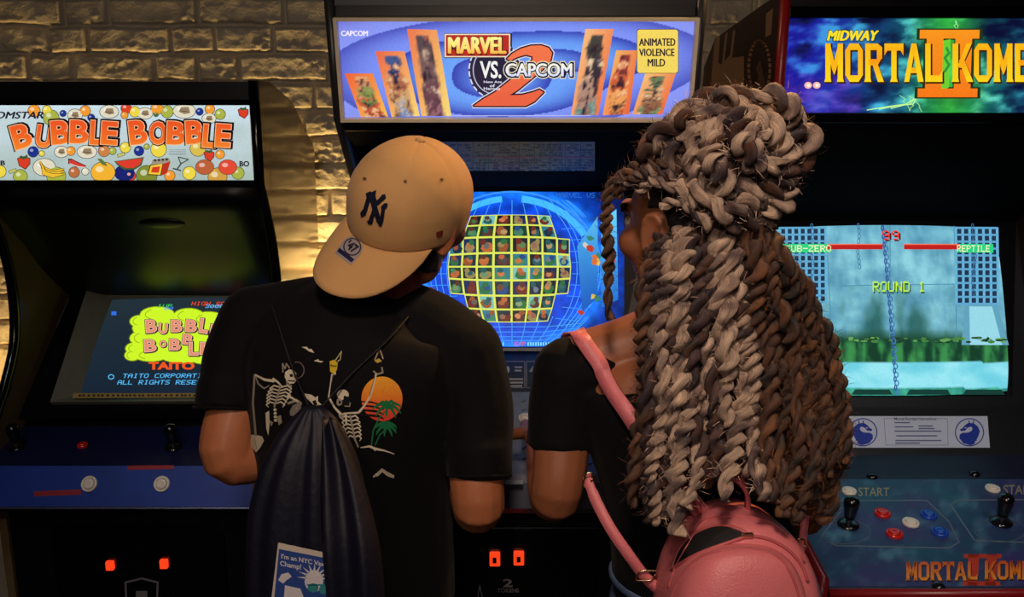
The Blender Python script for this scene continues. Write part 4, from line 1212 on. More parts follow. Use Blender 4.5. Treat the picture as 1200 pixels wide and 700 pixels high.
for k, (ch, x, y, w_, h_, r_) in enumerate([('B', 178, 384, 12, 15, -4), ('U', 192, 387, 10, 12, 4), ('B', 208, 384, 12, 14, 0), ('B', 225, 384, 12, 14, 4), ('L', 240, 384, 9, 17, 8), ('E', 254, 390, 12, 14, 10),
                                            ('B', 177, 407, 13, 14, -4), ('O', 192, 405, 8, 8, 0), ('B', 206, 406, 12, 13, 2), ('B', 221, 400, 11, 12, 6), ('L', 228, 411, 10, 15, 0), ('E', 242, 411, 12, 14, 4)]):
    bub(A, ch, x, y, w_ * .92, h_ * .92, r_ , sc_, 3 + (k % 6) * .9, .085, .03, (1, .8))
A.text('TAITO', 176, 426.5, 228, 434.5, (236, 84, 30), 3, .05)
f2 = lambda x, y: (x + (455 - y) * .3, y)
A.ring(131, 443, 3.2, 2.6, 1, (90, 190, 250), 3, 14); A.pix('TAITO CORPORATION', 141, 439.5, 246, 444.5, (90, 190, 250), 3, f2); A.pix('ALL RIGHTS RESERVED', 137, 447, 254, 452, (90, 190, 250), 3, f2); A.pix('C', 236, 454, 240, 457, (90, 190, 250), 3, f2)
A.pix('HIGH SCORE', 196, 355, 252, 359.5, (240, 70, 30), 3, f2); A.pix('30000', 213, 358.5, 240, 362.5, (110, 190, 250), 3.4, f2)
A.pix('1UP', 157, 358, 174, 362, (60, 210, 90), 3, f2); A.pix('00', 166, 361, 176, 365, (70, 140, 250), 3.4, f2); A.pix('2UP', 274, 357, 290, 361, (50, 110, 250), 3, f2); A.pix('00', 284, 360, 294, 364, (70, 140, 250), 3.4, f2)
A.rect(131, 366, 137, 370.5, (50, 110, 230), 3)
st_c = ST.sight(210, 405)
A.build('screen', ST.bulged(st_c, .2, .16, .006), PHOSPHOR, cab, step=12)
# cards on the frame
BP = Plane(zz[0] + ST.n * .02, (1, 0, 0), zz[0] - zz[3])
A = Art(); A.poly([(80, 350), (114, 350), (103, 384), (66, 384)], (120, 118, 124), 1)
for y in range(354, 382, 4): A.line([(82 - (y - 350) * .36, y), (108 - (y - 350) * .3, y)], 1.4, (52, 50, 58), 2)
A.build('instruction_label', BP.flat, PRINT, cab)
A = Art(); A.poly([(86, 461), (250, 461), (250, 466), (85, 467)], (170, 146, 80), 1)
x = 92
while x < 240: A.rect(x, 462.6, x + 3, 465, (60, 46, 30), 2); x += rr.uniform(4, 7)
ST2 = Plane(ST.o + ST.n * .0375, ST.u, ST.v)
A.build('rating_strip', ST2.flat, PRINT, cab)
# control panel: icon strip, sloping top, upright blue front
BLUEPAN = mat('blue_panel', (20, 66, 168), .45, vary=.45, scale=14, col2=(14, 42, 120))
NAVYPAN = mat('navy_panel', (12, 18, 70), .5, vary=.5, scale=14)
b = B(); slab(b, [(K0, 2.02, .955), (K1, 2.02, .955), (K1, 1.955, .915), (K0, 1.955, .915)], .01); obj('icon_panel', b, BLACK, cab)
IP = Plane((0, 2.02, .955), (1, 0, 0), (0, .065, .04))
A = Art(); A.poly([(72, 468), (330, 468), (330, 485), (64, 485)], (40, 46, 60), 1)
for k in range(9):
    x = 84 + k * 21
    A.ell(x, 476, 5, 4.5, rr.choice([(96, 104, 110), (120, 90, 60), (70, 80, 96)]), 2, 12); A.ell(x + 1, 475, 2.4, 2.4, (30, 34, 44), 2.4, 10); A.rect(x - 5, 481, x + 4, 482.4, (90, 96, 104), 2.4)
A.build('icon_strip', IP.flat, PRINT, cab)
b = B(); slab(b, [(K0, 1.96, .918), (K1, 1.96, .918), (K1, 1.80, .888), (K0, 1.80, .888)], .02); obj('control_panel', b, NAVYPAN, cab)
b = B(); slab(b, [(K0, 1.80, .888), (K1, 1.80, .888), (K1, 1.758, .812), (K0, 1.758, .812)], .018); obj('panel_front', b, BLUEPAN, cab, bevel=.002)
b = B(); tube(b, [(K0, 1.757, .809), (K1, 1.757, .809)], .0028, 6); obj('chrome_strip', b, STEEL, cab)
TP = Plane((0, 1.96, .918), (1, 0, 0), (0, .16, .03)); FP = Plane((0, 1.80, .888), (1, 0, 0), (0, .042, .076))
for px in (105, 190): button(cab, FP.sight(px, 567.5), FP.n, WHITEP, .0165, 'start_button', 'white start button')
joystick(cab, TP.sight(203, 525), TP.n, .8); joystick(cab, TP.sight(20, 525), TP.n, .8)
button(cab, TP.sight(97, 523), TP.n, REDP, .011, 'button', 'red push button')
for q_ in ([(40, 576), (95, 574), (95, 580), (40, 582)], [(150, 546), (204, 545.5), (204, 550), (149, 551)]):
    A = Art(); A.poly(q_, (150, 36, 46), 1); A.build('red_label_strip', FP.flat, PRINT, cab)
b = B(); box(b, K0, K1, 1.86, 1.88, .05, .82); obj('front_panel', b, BLACK, cab)
LF = Plane((0, 1.8457, .6), (1, 0, 0), (0, 0, 1))
c0 = LF.sight(60, 640); c1 = LF.sight(262, 640)
b = B(); box(b, c0.x, c1.x, 1.846, 1.862, .3, .72); door = obj('coin_door', b, BLACKG, cab, bevel=.004)
for px, py in ((130, 662), (193, 660)): coin_slot(px, py, 1, LF, door, .0085, .0105)
A = Art(); token_mark(A, 166, 700, 19, (110, 108, 116), '1'); A.build('token_stencil', LF.flat, CARDS, cab)

# ================================================================== people: builders
def fuse(name, bm, voxel, smooth, m, parent, f=.5):
    """melt overlapping closed shapes into one continuous skin"""
    me = bpy.data.meshes.new(name); bm.normal_update(); bm.to_mesh(me); bm.free()
    t = bpy.data.objects.new(name, me); COL.objects.link(t)
    r = t.modifiers.new('r', 'REMESH'); r.mode = 'VOXEL'; r.voxel_size = voxel; r.use_smooth_shade = True
    s = t.modifiers.new('s', 'SMOOTH'); s.factor = f; s.iterations = smooth
    out = bpy.data.meshes.new_from_object(t.evaluated_get(bpy.context.evaluated_depsgraph_get()))
    bpy.data.objects.remove(t); bpy.data.meshes.remove(me)
    out.name = name
    return link(name, out, m, parent, True)


def skin_mat(name, col):
    m, nt, p = nodes(name)
    a = nt.nodes.new('ShaderNodeAttribute'); a.attribute_name = 'Col'
    tc = nt.nodes.new('ShaderNodeTexCoord')
    nz = nt.nodes.new('ShaderNodeTexNoise'); nz.inputs['Scale'].default_value = 60; nz.inputs['Detail'].default_value = 5
    nt.links.new(tc.outputs['Object'], nz.inputs['Vector'])
    mr = nt.nodes.new('ShaderNodeMapRange'); mr.inputs[3].default_value = .86; mr.inputs[4].default_value = 1.12; nt.links.new(nz.outputs[0], mr.inputs[0])
    mx = nt.nodes.new('ShaderNodeVectorMath'); mx.operation = 'SCALE'
    nt.links.new(a.outputs['Color'], mx.inputs[0]); nt.links.new(mr.outputs[0], mx.inputs['Scale'])
    nt.links.new(mx.outputs[0], p.inputs['Base Color'])
    p.inputs['Roughness'].default_value = .48; p.inputs['Subsurface Weight'].default_value = .12
    p.inputs['Subsurface Radius'].default_value = (.01, .004, .002)
    n2 = nt.nodes.new('ShaderNodeTexNoise'); n2.inputs['Scale'].default_value = 420
    nt.links.new(tc.outputs['Object'], n2.inputs['Vector'])
    b = nt.nodes.new('ShaderNodeBump'); b.inputs['Strength'].default_value = .12; b.inputs['Distance'].default_value = .003
    nt.links.new(n2.outputs[0], b.inputs['Height']); nt.links.new(b.outputs[0], p.inputs['Normal'])
    return m


def frame(up, fwd, c, s=1.0):
    """head frame: local x right, y forward, z up"""
    u = Vector(up).normalized(); f = Vector(fwd); f = (f - u * f.dot(u)).normalized(); r = f.cross(u)
    m = Matrix((r, f, u)).transposed().to_4x4(); return Matrix.Translation(Vector(c)) @ m @ Matrix.Scale(s, 4)


def head_shapes(bm, M, neck):
    rot = M.to_3x3().normalized(); s = M.to_scale()[0]
    P = lambda x, y, z: M @ Vector((x, y, z))
    E = lambda c, r: ell(bm, P(*c), [q * s for q in r], rot)
    E((0, -.008, .014), (.074, .094, .082)); E((0, .032, -.04), (.058, .062, .072)); E((0, .02, -.075), (.05, .052, .042))
    E((0, .068, -.104), (.026, .024, .02))
    for q in (-1, 1):
        E((q * .04, .06, -.03), (.027, .027, .026)); E((q * .031, .079, -.003), (.0125, .011, .0105))
        E((q * .052, -.0, -.07), (.018, .03, .034))
        a = rot @ Matrix.Rotation(R(-18 * q), 3, 'Z')
        ell(bm, P(q * .078, -.012, -.014), (.006 * s, .017 * s, .03 * s), a)
        ring = [P(q * (.083 + .004 * cos(t)), -.014 + .016 * cos(t), -.012 + .028 * sin(t)) for t in [R(k) for k in range(-100, 190, 24)]]
        tube(bm, ring, .0045 * s, 6); ell(bm, P(q * .079, -.004, -.04), (.005 * s, .007 * s, .009 * s), a)
        tube(bm, [P(q * .05, .075, .018), P(q * .03, .088, .022), P(q * .008, .09, .016)], [.008 * s, .01 * s, .009 * s], 8)
        E((q * .009, .1, -.036), (.009, .009, .008))
    tube(bm, [P(0, .086, .012), P(0, .1, -.012), P(0, .113, -.033)], [.009 * s, .0105 * s, .0115 * s], 10)
    for z, r in ((-.064, .0065), (-.076, .0075)):
        tube(bm, [P(-.023, .082, -.069), P(-.01, .0925, z), P(0, .0945, z), P(.01, .0925, z), P(.023, .082, -.069)], [.003 * s, r * s, r * s, r * s, .003 * s], 8)
    a = P(0, -.022, -.03); b_ = Vector(neck)
    tube(bm, [a, a.lerp(b_, .5), b_, b_ + (b_ - a).normalized() * .05], [.056 * s, .054 * s, .058 * s, .075 * s], 16)


def hand_shapes(bm, wrist, d, n, side, curl=.5, s=1.0):
    """wrist point, pointing direction, back-of-hand normal, side = +1 when the thumb lies toward n x d"""
    w_ = Vector(wrist); d = Vector(d).normalized(); n = Vector(n); n = (n - d * n.dot(d)).normalized(); x = n.cross(d) * side
    rot = Matrix((x, d, n)).transposed()
    ell(bm, w_ + d * .048 * s, (.040 * s, .052 * s, .015 * s), rot, 16, 10)
    tube(bm, [w_ - d * .02, w_ + d * .03 * s], [(.026 * s, .019 * s), (.034 * s, .016 * s)], 12, side=x)
    for k, (o, L) in enumerate(((.029, .072), (.0098, .080), (-.0098, .075), (-.0285, .058))):
        p = w_ + d * (.084 - .006 * (k == 3)) * s + x * o * s; a = 0; pts = [p - d * .02 * s]; sp = x * (o * .12)
        for q, fr in enumerate((.45, .31, .24)):
            a += curl * (.5, .75, .5)[q]
            pts.append(p); p = p + (d * cos(a) - n * sin(a) + sp).normalized() * L * fr * s
        pts.append(p)
        tube(bm, pts, [.0092 * s, .0095 * s, .0085 * s, .0078 * s, .0062 * s], 9); ell(bm, p, [.0064 * s] * 3, None, 8, 6)
    t0 = w_ + d * .022 * s + x * .026 * s
    pts = [t0, t0 + (d * .5 + x * .8 - n * .25).normalized() * .034 * s]
    pts.append(pts[-1] + (d * .85 + x * .35 - n * .45).normalized() * .03 * s); pts.append(pts[-1] + (d * .9 + x * .05 - n * .5).normalized() * .024 * s)
    tube(bm, pts, [.013 * s, .0115 * s, .0098 * s, .0075 * s], 9); ell(bm, pts[-1], [.0077 * s] * 3, None, 8, 6)


def paint_body(o, M, skin, lip, brow, iris):
    inv = M.inverted(); W = wloc(o); me = o.data
    a = me.color_attributes.new('Col', 'FLOAT_COLOR', 'POINT'); arr = np.ones((len(me.vertices), 4), np.float32)
    ls = lin(skin)
    for i, v in enumerate(me.vertices):
        q = inv @ (v.co + W); c = ls
        if q.y > .05 and abs(q.x) < .06 and -.1 < q.z < .05:
            ex, ez = (abs(q.x) - .031) / .0135, (q.z + .003) / .0062
            if q.y > .083 and abs(q.x) < .024 and -.086 < q.z < -.057: c = lin(lip)
            elif ex * ex + ez * ez < 1 and q.y > .07: c = lin(iris) if (abs(q.x) - .031) ** 2 + (q.z + .003) ** 2 < .0055 ** 2 else (.7, .68, .64)
            elif abs(abs(q.x) - .03) < .022 and .014 < q.z < .026 and q.y > .07: c = lin(brow)
        arr[i, :3] = c
    a.data.foreach_set('color', arr.ravel())


def hair_shell(name, body, M, test, m, parent, off=.004):
    """thin layer of hair over part of the head, taken from its skin"""
    inv = M.inverted(); W = wloc(body); me = body.data
    keep = [p for p in me.polygons if all(test(inv @ (me.vertices[i].co + W)) for i in p.vertices)]
    ids = {}; vs = []; fs = []
    for p in keep:
        f = []
        for i in p.vertices:
            if i not in ids:
                v = me.vertices[i]; ids[i] = len(vs); vs.append(tuple(v.co + W + v.normal * (off + .0012 * noise.noise(v.co * 180))))
            f.append(ids[i])
        fs.append(f)
    n = bpy.data.meshes.new(name); n.from_pydata(vs, [], fs)
    o = link(name, n, m, parent, True)
    s = o.modifiers.new('thick', 'SOLIDIFY'); s.thickness = off + .003; s.offset = -1
    return o


# ================================================================== the man on the left
MX = -.23
man = thing('person', 'person in backward cream cap and black skeleton-print t-shirt, playing at the middle machine', 'person', (MX, 1.26, 0))
cx3, cu3, cb3 = Vector((1, 0, 0)), Vector((0, sin(TILT), cos(TILT))), Vector((0, -cos(TILT), sin(TILT)))
cam3 = lambda a, b_, c: cx3 * a + cu3 * b_ + cb3 * c
HM = frame(cam3(.22, .88, .38), cam3(.55, .28, -.79), at(481, 247, 1.302), .94)
KM = frame(cam3(.2, .85, .48), cam3(.52, .38, -.76), at(481, 242, 1.30), 1.0)     # the cap sits tipped back
neck = at(450, 352, 1.32)
SL, SR = at(300, 378, 1.31), at(543, 414, 1.27)
EL, ER = at(267, 536, 1.235), at(561, 594, 1.20)
WL, WR = Vector((-.222, 1.415, 1.106)), Vector((-.088, 1.41, 1.104))
sd = (SR - SL).normalized()
TOR = [(420, 720, 1.28, .152, .105), (417, 620, 1.275, .150, .108), (415, 540, 1.27, .155, .112), (415, 470, 1.27, .166, .115), (416, 424, 1.28, .170, .112), (420, 392, 1.295, .148, .098), (432, 364, 1.31, .095, .078), (444, 346, 1.32, .064, .062)]


def torso(bm, rows, side, k=1.0, n=28):
    c = catmull([(*at(px, py, Y), a, b_) for px, py, Y, a, b_ in rows], 4)
    tube(bm, [q[:3] for q in c], [(q[3] * k, q[4] * k) for q in c], n, side=side)


def limb(bm, pts, rad, n=14):
    c = catmull([(*Vector(p), r) for p, r in zip(pts, rad)], 5)
    tube(bm, [q[:3] for q in c], [q[3] for q in c], n)
    for p, r in ((pts[0], rad[0]), (pts[-1], rad[-1])): ell(bm, p, [r] * 3, None, 14, 8)


def legs(bm, hipc, hw, r, foot_y, spread, k=1.0):
    for q in (-1, 1):
        h = Vector(hipc) + Vector((q * hw, 0, -.04)); kn = Vector((hipc[0] + q * spread, hipc[1] + .03, .47)); an = Vector((hipc[0] + q * (spread + .01), hipc[1] - .02, .075))
        limb(bm, [h, h.lerp(kn, .5), kn, kn.lerp(an, .4) + Vector((0, -.02, 0)), an], [r * k, r * .86 * k, r * .62 * k, r * .6 * k, r * .42 * k])


def shoes(parent, hipc, spread, m, sole):
    for q in (-1, 1):
        x = hipc[0] + q * (spread + .012); y = hipc[1] - .03
        bm = B(); limb(bm, [(x, y - .05, .05), (x, y + .03, .055), (x + q * .01, y + .13, .045), (x + q * .015, y + .19, .038)], [.04, .045, .04, .03])
        o = fuse('shoe', bm, .006, 6, m, parent)
        bm = B(); pr = [(x + q * .004 + (.043 + .004 * sin(t * 2)) * cos(t), y + .065 + .155 * sin(t)) for t in np.linspace(0, 2 * pi, 24, endpoint=False)]
        a = [bm.verts.new((px, py, 0)) for px, py in pr]; e = [bm.verts.new((px, py, .024)) for px, py in pr]
        for i in range(24): bm.faces.new((a[i], a[(i + 1) % 24], e[(i + 1) % 24], e[i]))
        bm.faces.new(a); bm.faces.new(e)
        obj('sole', bm, sole, o)


bm = B(); head_shapes(bm, HM, neck); torso(bm, TOR, sd, .86)
pel = at(420, 735, 1.29)
ell(bm, pel, (.145, .1, .11)); legs(bm, pel, .075, .078, 0, .1)
for S, Ee, Wv, q in ((SL, EL, WL, 1), (SR, ER, WR, -1)):
    limb(bm, [S, S.lerp(Ee, .5), Ee, Ee.lerp(Wv, .35), Wv], [.05, .0435, .0385, .0375, .0255])
    hand_shapes(bm, Wv, Vector((q * .1, 1, -.1)), Vector((0, .1, 1)), q, .34)
SKIN1 = skin_mat('tan_skin', None)
body = fuse('body', bm, .004, 5, SKIN1, man)
paint_body(body, HM, (172, 104, 68), (160, 80, 66), (24, 17, 14), (40, 26, 18))
DARKHAIR = mat('dark_hair', (20, 15, 14), .6, vary=.5, scale=300, bump=.3, bscale=600)
hair_shell('hair', body, HM, lambda q: (q.z < .03 and q.z > -.075 and q.y < .0 and not (abs(q.x) > .07 and q.y > -.04 and q.z > -.06 and q.y > -.032)) or (q.z > -.03 and q.z < .045 and .0 <= q.y < .03 and abs(q.x) > .05 and abs(q.x) < .077), DARKHAIR, man)
# t-shirt
SHIRT = mat('black_jersey', (8, 7, 11), .82, vary=.3, scale=25, bump=.25, bscale=28, sheen=.03, spec=.15)
bm = B(); torso(bm, TOR[1:], sd, 1.0)
p0 = at(418, 690, 1.278); tube(bm, [p0, at(417, 600, 1.274)], [(.158, .114), (.152, .11)], 28, side=sd)
limb(bm, [at(440, 362, 1.315), at(372, 366, 1.312), SL + Vector((.0, 0, -.002))], [.058, .056, .058])
limb(bm, [at(452, 366, 1.315), at(505, 386, 1.295), SR], [.058, .058, .058])
limb(bm, [SL, at(281, 422, 1.29), at(269, 458, 1.268)], [.057, .055, .046]); limb(bm, [SR, at(560, 480, 1.245), at(562, 536, 1.215)], [.06, .054, .047])
for a, e, r0, r1 in ((at(270, 450, 1.27), at(266, 480, 1.255), .048, .0475), (at(562, 520, 1.22), at(562, 558, 1.208), .049, .0475)):
    tube(bm, [a, e], [r0, r1], 18)
shirt = fuse('t_shirt', bm, .005, 5, SHIRT, man)
for a, e in ((at(266, 477, 1.256), at(265.7, 480.5, 1.2545)), (at(562, 555, 1.209), at(562, 558.5, 1.2075))):
    bm = B(); tube(bm, [a, e], .0478, 24); obj('sleeve_hem', bm, SHIRT, shirt, True)
JEAN1 = mat('dark_denim', (22, 26, 44), .8, vary=.4, scale=200, bump=.2, bscale=600)
bm = B(); ell(bm, pel, (.155, .11, .12)); tube(bm, [pel, at(419, 700, 1.28)], [(.15, .108), (.15, .106)], 24, side=sd); legs(bm, pel, .075, .088, 0, .1, 1.05)
fuse('jeans', bm, .008, 6, JEAN1, man)
shoes(man, pel, .1, mat('black_canvas', (24, 24, 28), .7), mat('white_rubber', (210, 205, 195), .6))

# cap, worn backwards
CAPM = mat('cream_twill', (204, 156, 100), .78, vary=.12, scale=30, bump=.25, bscale=900, sheen=.1, spec=.25)
CAPB = mat('cream_twill_bill', (204, 156, 100), .78, vary=.12, scale=30, bump=.25, bscale=900, sheen=.1, spec=.25)
CR = Vector((.0845, .1015, .100)); CC = Vector((0, -.002, .004)); ZR = -.028


def rim_z(y): return ZR + .012 * (y / .1)


me_v, me_f = [], []
NU, NV = 72, 26
for j in range(NV + 1):
    for i in range(NU):
        a = 2 * pi * i / NU; t = j / NV
        ph0 = math.asin(max(-1, min(1, (rim_z(CR.y * sin(a)) - .0) / CR.z)))
        ph = ph0 + (pi / 2 - ph0) * t
        k = (a / (pi / 3)) % 1; seam = min(k, 1 - k) * (pi / 3)
        g = 1 - .014 * math.exp(-(seam * cos(ph) / .03) ** 2) * (1 - t * .3)
        g += .010 * noise.noise(Vector((cos(a) * 1.8, sin(a) * 1.8, ph * 1.6))) + .004 * noise.noise(Vector((cos(a) * 6, sin(a) * 6, ph * 5)))
        sq = 1 + .05 * sin(2 * ph) if ph > 0 else 1
        me_v.append(tuple(KM @ (CC + Vector((CR.x * cos(ph) * cos(a) * g * sq, CR.y * cos(ph) * sin(a) * g * sq, CR.z * sin(ph) * g)))))
for j in range(NV):
    for i in range(NU): me_f.append((j * NU + i, j * NU + (i + 1) % NU, (j + 1) * NU + (i + 1) % NU, (j + 1) * NU + i))
me = bpy.data.meshes.new('cap'); me.from_pydata(me_v, [], me_f)
cap = link('cap', me, CAPM, man, True)
s = cap.modifiers.new('thick', 'SOLIDIFY'); s.thickness = .0025; s.offset = -1
cap['label'] = 'cream baseball cap worn backwards'
bm = B(); ell(bm, KM @ (CC + Vector((0, 0, CR.z * 1.0))), (.0075, .0075, .004), KM.to_3x3(), 14, 8); obj('top_button', bm, CAPM, cap, True)
A0 = R(66); nu, nv = 40, 12; bm = B(); g_ = []
for j in range(nv + 1):
    row = []
    for i in range(nu + 1):
        a = -A0 + 2 * A0 * i / nu; v = j / nv
        zr = rim_z(-CR.y * cos(a)); cph = sqrt(1 - (zr / CR.z) ** 2)
        root = Vector((CR.x * sin(a) * cph, -CR.y * cos(a) * cph, zr + .002))
        k = max(0, cos(a / A0 * pi / 2)) ** .62
        L = .073 * k
        d = Vector((sin(a) * .22, -1, 0))
        x_ = root.x + d.x * L * v
        p = root + d * L * v + Vector((0, 0, -.50 * L * v - .18 * L * v * v - .022 * (x_ / .085) ** 2 * v * k))
        row.append(bm.verts.new(KM @ (CC + p)))
    g_.append(row)
for j in range(nv):
    for i in range(nu): bm.faces.new((g_[j][i], g_[j][i + 1], g_[j + 1][i + 1], g_[j + 1][i]))
brim = obj('brim', bm, CAPB, cap, True)
s = brim.modifiers.new('thick', 'SOLIDIFY'); s.thickness = .004; s.offset = 0
bvc = bvh_of(cap); bvb = bvh_of(brim)
FAB = printed('embroidery', 0, .8, .2)
A = Art(); NAVY = (16, 18, 38)
# two interlocked letters
for pl in ([(137, 172), (165, 160), (172, 176), (152, 240), (136, 290), (114, 300), (108, 278), (124, 256), (142, 196)], [(150, 166), (178, 166), (205, 262), (224, 326), (212, 350), (194, 322), (170, 250)],
           [(206, 346), (214, 300), (222, 262), (218, 244), (238, 224), (256, 226), (252, 246), (240, 262), (234, 312), (222, 350)], [(172, 164), (195, 153), (190, 186), (198, 214), (186, 232), (176, 196)],
           [(196, 240), (192, 214), (212, 196), (226, 178), (242, 176), (246, 196), (228, 212)], [(182, 222), (202, 228), (190, 270), (172, 330), (148, 330), (164, 284)], [(142, 318), (178, 318), (170, 338), (152, 338)]):
    A.poly([(400 + x / 4.669, 190 + y / 4.667) for x, y in pl], NAVY, 2)
A.build('emblem', on_mesh(bvc, .0012), FAB, cap, step=4)
A = Art()
A.poly([(515 - 5, 272), (518.5, 269), (517, 275.5), (511, 277)], (120, 40, 34), 2); A.build('side_tab', on_mesh(bvc, .0012), FAB, cap, step=4)
for ex_, ey_ in ((475, 213), (517, 211), (428, 210)):
    A = Art(); A.ring(ex_, ey_, 2, 1.8, .9, (150, 112, 74), 1, 14); A.ell(ex_, ey_, 1.2, 1, (70, 48, 34), 1.4, 10); A.build('eyelet', on_mesh(bvc, .0008), FAB, cap)
A = Art()
def stf(x, y): return (410 + x * cos(R(38)) - y * sin(R(38)) , 294 + x * sin(R(38)) + y * cos(R(38)))
A.poly([stf(13 * cos(t) + (-4 + 0), -6 + 13 * sin(t)) if False else stf(12.5 * cos(t), -5 + 12.5 * sin(t)) for t in np.linspace(0, 2 * pi, 26, endpoint=False)], (150, 140, 140), 1)
A.poly([stf(-12.5, -5), stf(12.5, -5), stf(12, 13), stf(-12, 13)], (150, 140, 140), 1)
A.poly([stf(10.5 * cos(t), -5 + 10.5 * sin(t)) for t in np.linspace(0, 2 * pi, 26, endpoint=False)], (40, 38, 60), 1.6)
A.poly([stf(9 * cos(t), -5 + 9 * sin(t)) for t in np.linspace(0, 2 * pi, 26, endpoint=False)], (150, 140, 140), 2.2)
A.poly([stf(-11, 5), stf(11, 5), stf(10.5, 10), stf(-10.5, 10)], (28, 28, 66), 2.2)
A.text("'47", 404, 286, 417, 296, (30, 28, 46), 3, .05, lambda x, y: stf((x - 410.5) * .95, (y - 291) * 1.0 - 5))
A.build('sticker', on_mesh(bvb, .0008), PRINT, brim, step=4)

# skeleton print on the back of the shirt
bvs = bvh_of(shirt)
A = Art(); S = lambda x, y: (280 + x / 4.119, 400 + y / 4.119)
BONE, BON2 = (208, 196, 172), (150, 138, 122)
def sl(pts, wd, c=BONE, L=2): A.line([S(*p) for p in pts], [q / 4.119 for q in wd] if isinstance(wd, list) else wd / 4.119, c, L)
def sp(pts, c=BONE, L=2): A.poly([S(*p) for p in pts], c, L)
def se(x, y, rx, ry, c=BONE, L=2, rot=0): A.ell(280 + x / 4.119, 400 + y / 4.119, rx / 4.119, ry / 4.119, c, L, 18, rot)
def ribs(cx, cy, w_, h_, n, lean):
    for k in range(n):
        y = cy + h_ * k / (n - 1); ww = w_ * (1 - .35 * abs(k / (n - 1) - .3))
        for q in (-1, 1):
            sl([(cx + lean * k + q * 3, y), (cx + lean * k + q * ww * .6, y - 8), (cx + lean * k + q * ww, y + 6), (cx + lean * k + q * ww * .75, y + 18)], [6, 7, 6, 3])
    sl([(cx, cy - 8), (cx + lean * n, cy + h_ + 16)], 9, BON2, 2.4)
sl([(80, 165), (72, 300), (86, 455)], 10, BON2); sp([(46, 455), (80, 450), (116, 458), (126, 478), (108, 512), (88, 536), (62, 505)]); sl([(80, 470), (92, 520)], 3, BON2, 2.6)
sp([(40, 548), (80, 545), (78, 566), (58, 570)]); sp([(108, 620), (134, 622), (136, 690), (116, 690)], BON2)
sl([(82, 162), (128, 186), (172, 192)], [8, 12, 14]); sl([(84, 168), (98, 206), (126, 228), (150, 214)], [4, 8, 7, 4], BON2)
sl([(168, 182), (190, 196), (215, 222)], [12, 10, 6])
ribs(205, 222, 58, 78, 6, -5)
sl([(238, 262), (262, 275), (286, 290)], [14, 10, 8]); sl([(240, 300), (280, 285), (302, 300), (262, 345)], [10, 14, 12, 8], BON2)
sp([(248, 338), (262, 310), (300, 288), (304, 322), (270, 360), (250, 358)], (120, 112, 104), 2)
for k in range(4): se(178 + k * 1, 330 + k * 17, 8, 7)
sp([(132, 345), (150, 335), (152, 395), (146, 455), (136, 420)]); sp([(186, 362), (206, 356), (212, 392), (196, 405)], BON2); sp([(150, 378), (170, 392), (160, 410)], BON2)
# skull facing right, spiky crest and round hood
sp([(226, 150), (246, 136), (270, 142), (282, 160), (272, 176), (282, 188), (268, 204), (246, 206), (232, 190), (224, 172)]); sp([(246, 160), (262, 158), (266, 170), (252, 174)], (16, 14, 18), 2.6); se(276, 168, 6, 9, (16, 14, 18), 2.6); sp([(238, 188), (276, 190), (272, 196), (240, 194)], (16, 14, 18), 2.6)
sp([(228, 178), (240, 206), (262, 214), (256, 222), (234, 210)], BON2, 2.4)
sl([(216, 150), (214, 108), (226, 134), (232, 108), (246, 130)], 6, BON2); A.ring(*S(284, 140), 8, 9.4, 1.1, (110, 96, 96), 2, 20, -110, 100)
# bone forearm thrown to the right
sp([(318, 252), (352, 258), (372, 272), (384, 262), (384, 290), (440, 342), (438, 352), (400, 342), (362, 306), (330, 276)], BONE, 2); sp([(356, 290), (372, 282), (382, 306), (366, 310)], (16, 14, 18), 2.5); sl([(386, 306), (430, 342)], 3, BON2, 2.6)
# dancing skeleton with bottles
se(503, 258, 29, 25); sp([(474, 280), (486, 274), (500, 284), (498, 306), (480, 312), (472, 300)], BON2, 2.2); se(488, 294, 6, 8, (16, 14, 18), 2.6); sp([(508, 262), (540, 270), (534, 312), (512, 318), (502, 300)], (16, 14, 18), 2.4); sl([(512, 312), (536, 314), (538, 296)], 5, BON2, 2.7)
sl([(494, 352), (462, 318), (436, 270)], [12, 9, 10]); sl([(436, 270), (444, 214), (452, 160)], [10, 8, 9]); sl([(440, 268), (453, 166)], 3, (20, 18, 20), 2.4)
sl([(580, 342), (606, 310), (632, 268)], [12, 9, 10]); sl([(632, 268), (650, 214), (662, 160)], [10, 8, 9]); sl([(630, 264), (656, 170)], 3, (120, 70, 30), 2.4)
sp([(440, 98), (462, 90), (478, 106), (474, 140), (458, 158), (442, 146)], (206, 176, 40), 2.2); sp([(444, 110), (460, 118), (474, 116), (472, 124), (456, 126), (442, 120)], (120, 96, 30), 2.6); sl([(468, 92), (496, 50), (490, 90), (478, 98)], 5, (170, 160, 120))
sl([(456, 152), (466, 150), (464, 160)], 8)
sl([(656, 92), (678, 36), (696, 86)], 6, (170, 150, 110)); sp([(654, 96), (676, 84), (690, 98), (668, 106)], (190, 160, 60), 2.2); sl([(650, 146), (668, 160), (694, 152), (690, 128)], 8, BON2)
ribs(538, 366, 44, 96, 6, 4); sl([(486, 358), (512, 348), (540, 346), (576, 344)], [12, 8, 8, 10]); se(496, 362, 12, 12, BON2, 2.1); sl([(516, 352), (520, 402)], 9); sl([(560, 470), (576, 508)], 8, BON2)
# bats
sp([(306, 30), (330, 28), (340, 40), (352, 38), (366, 58), (350, 54), (340, 50), (324, 38)]); sp([(364, 96), (384, 88), (392, 96), (412, 98), (398, 104), (380, 100)])
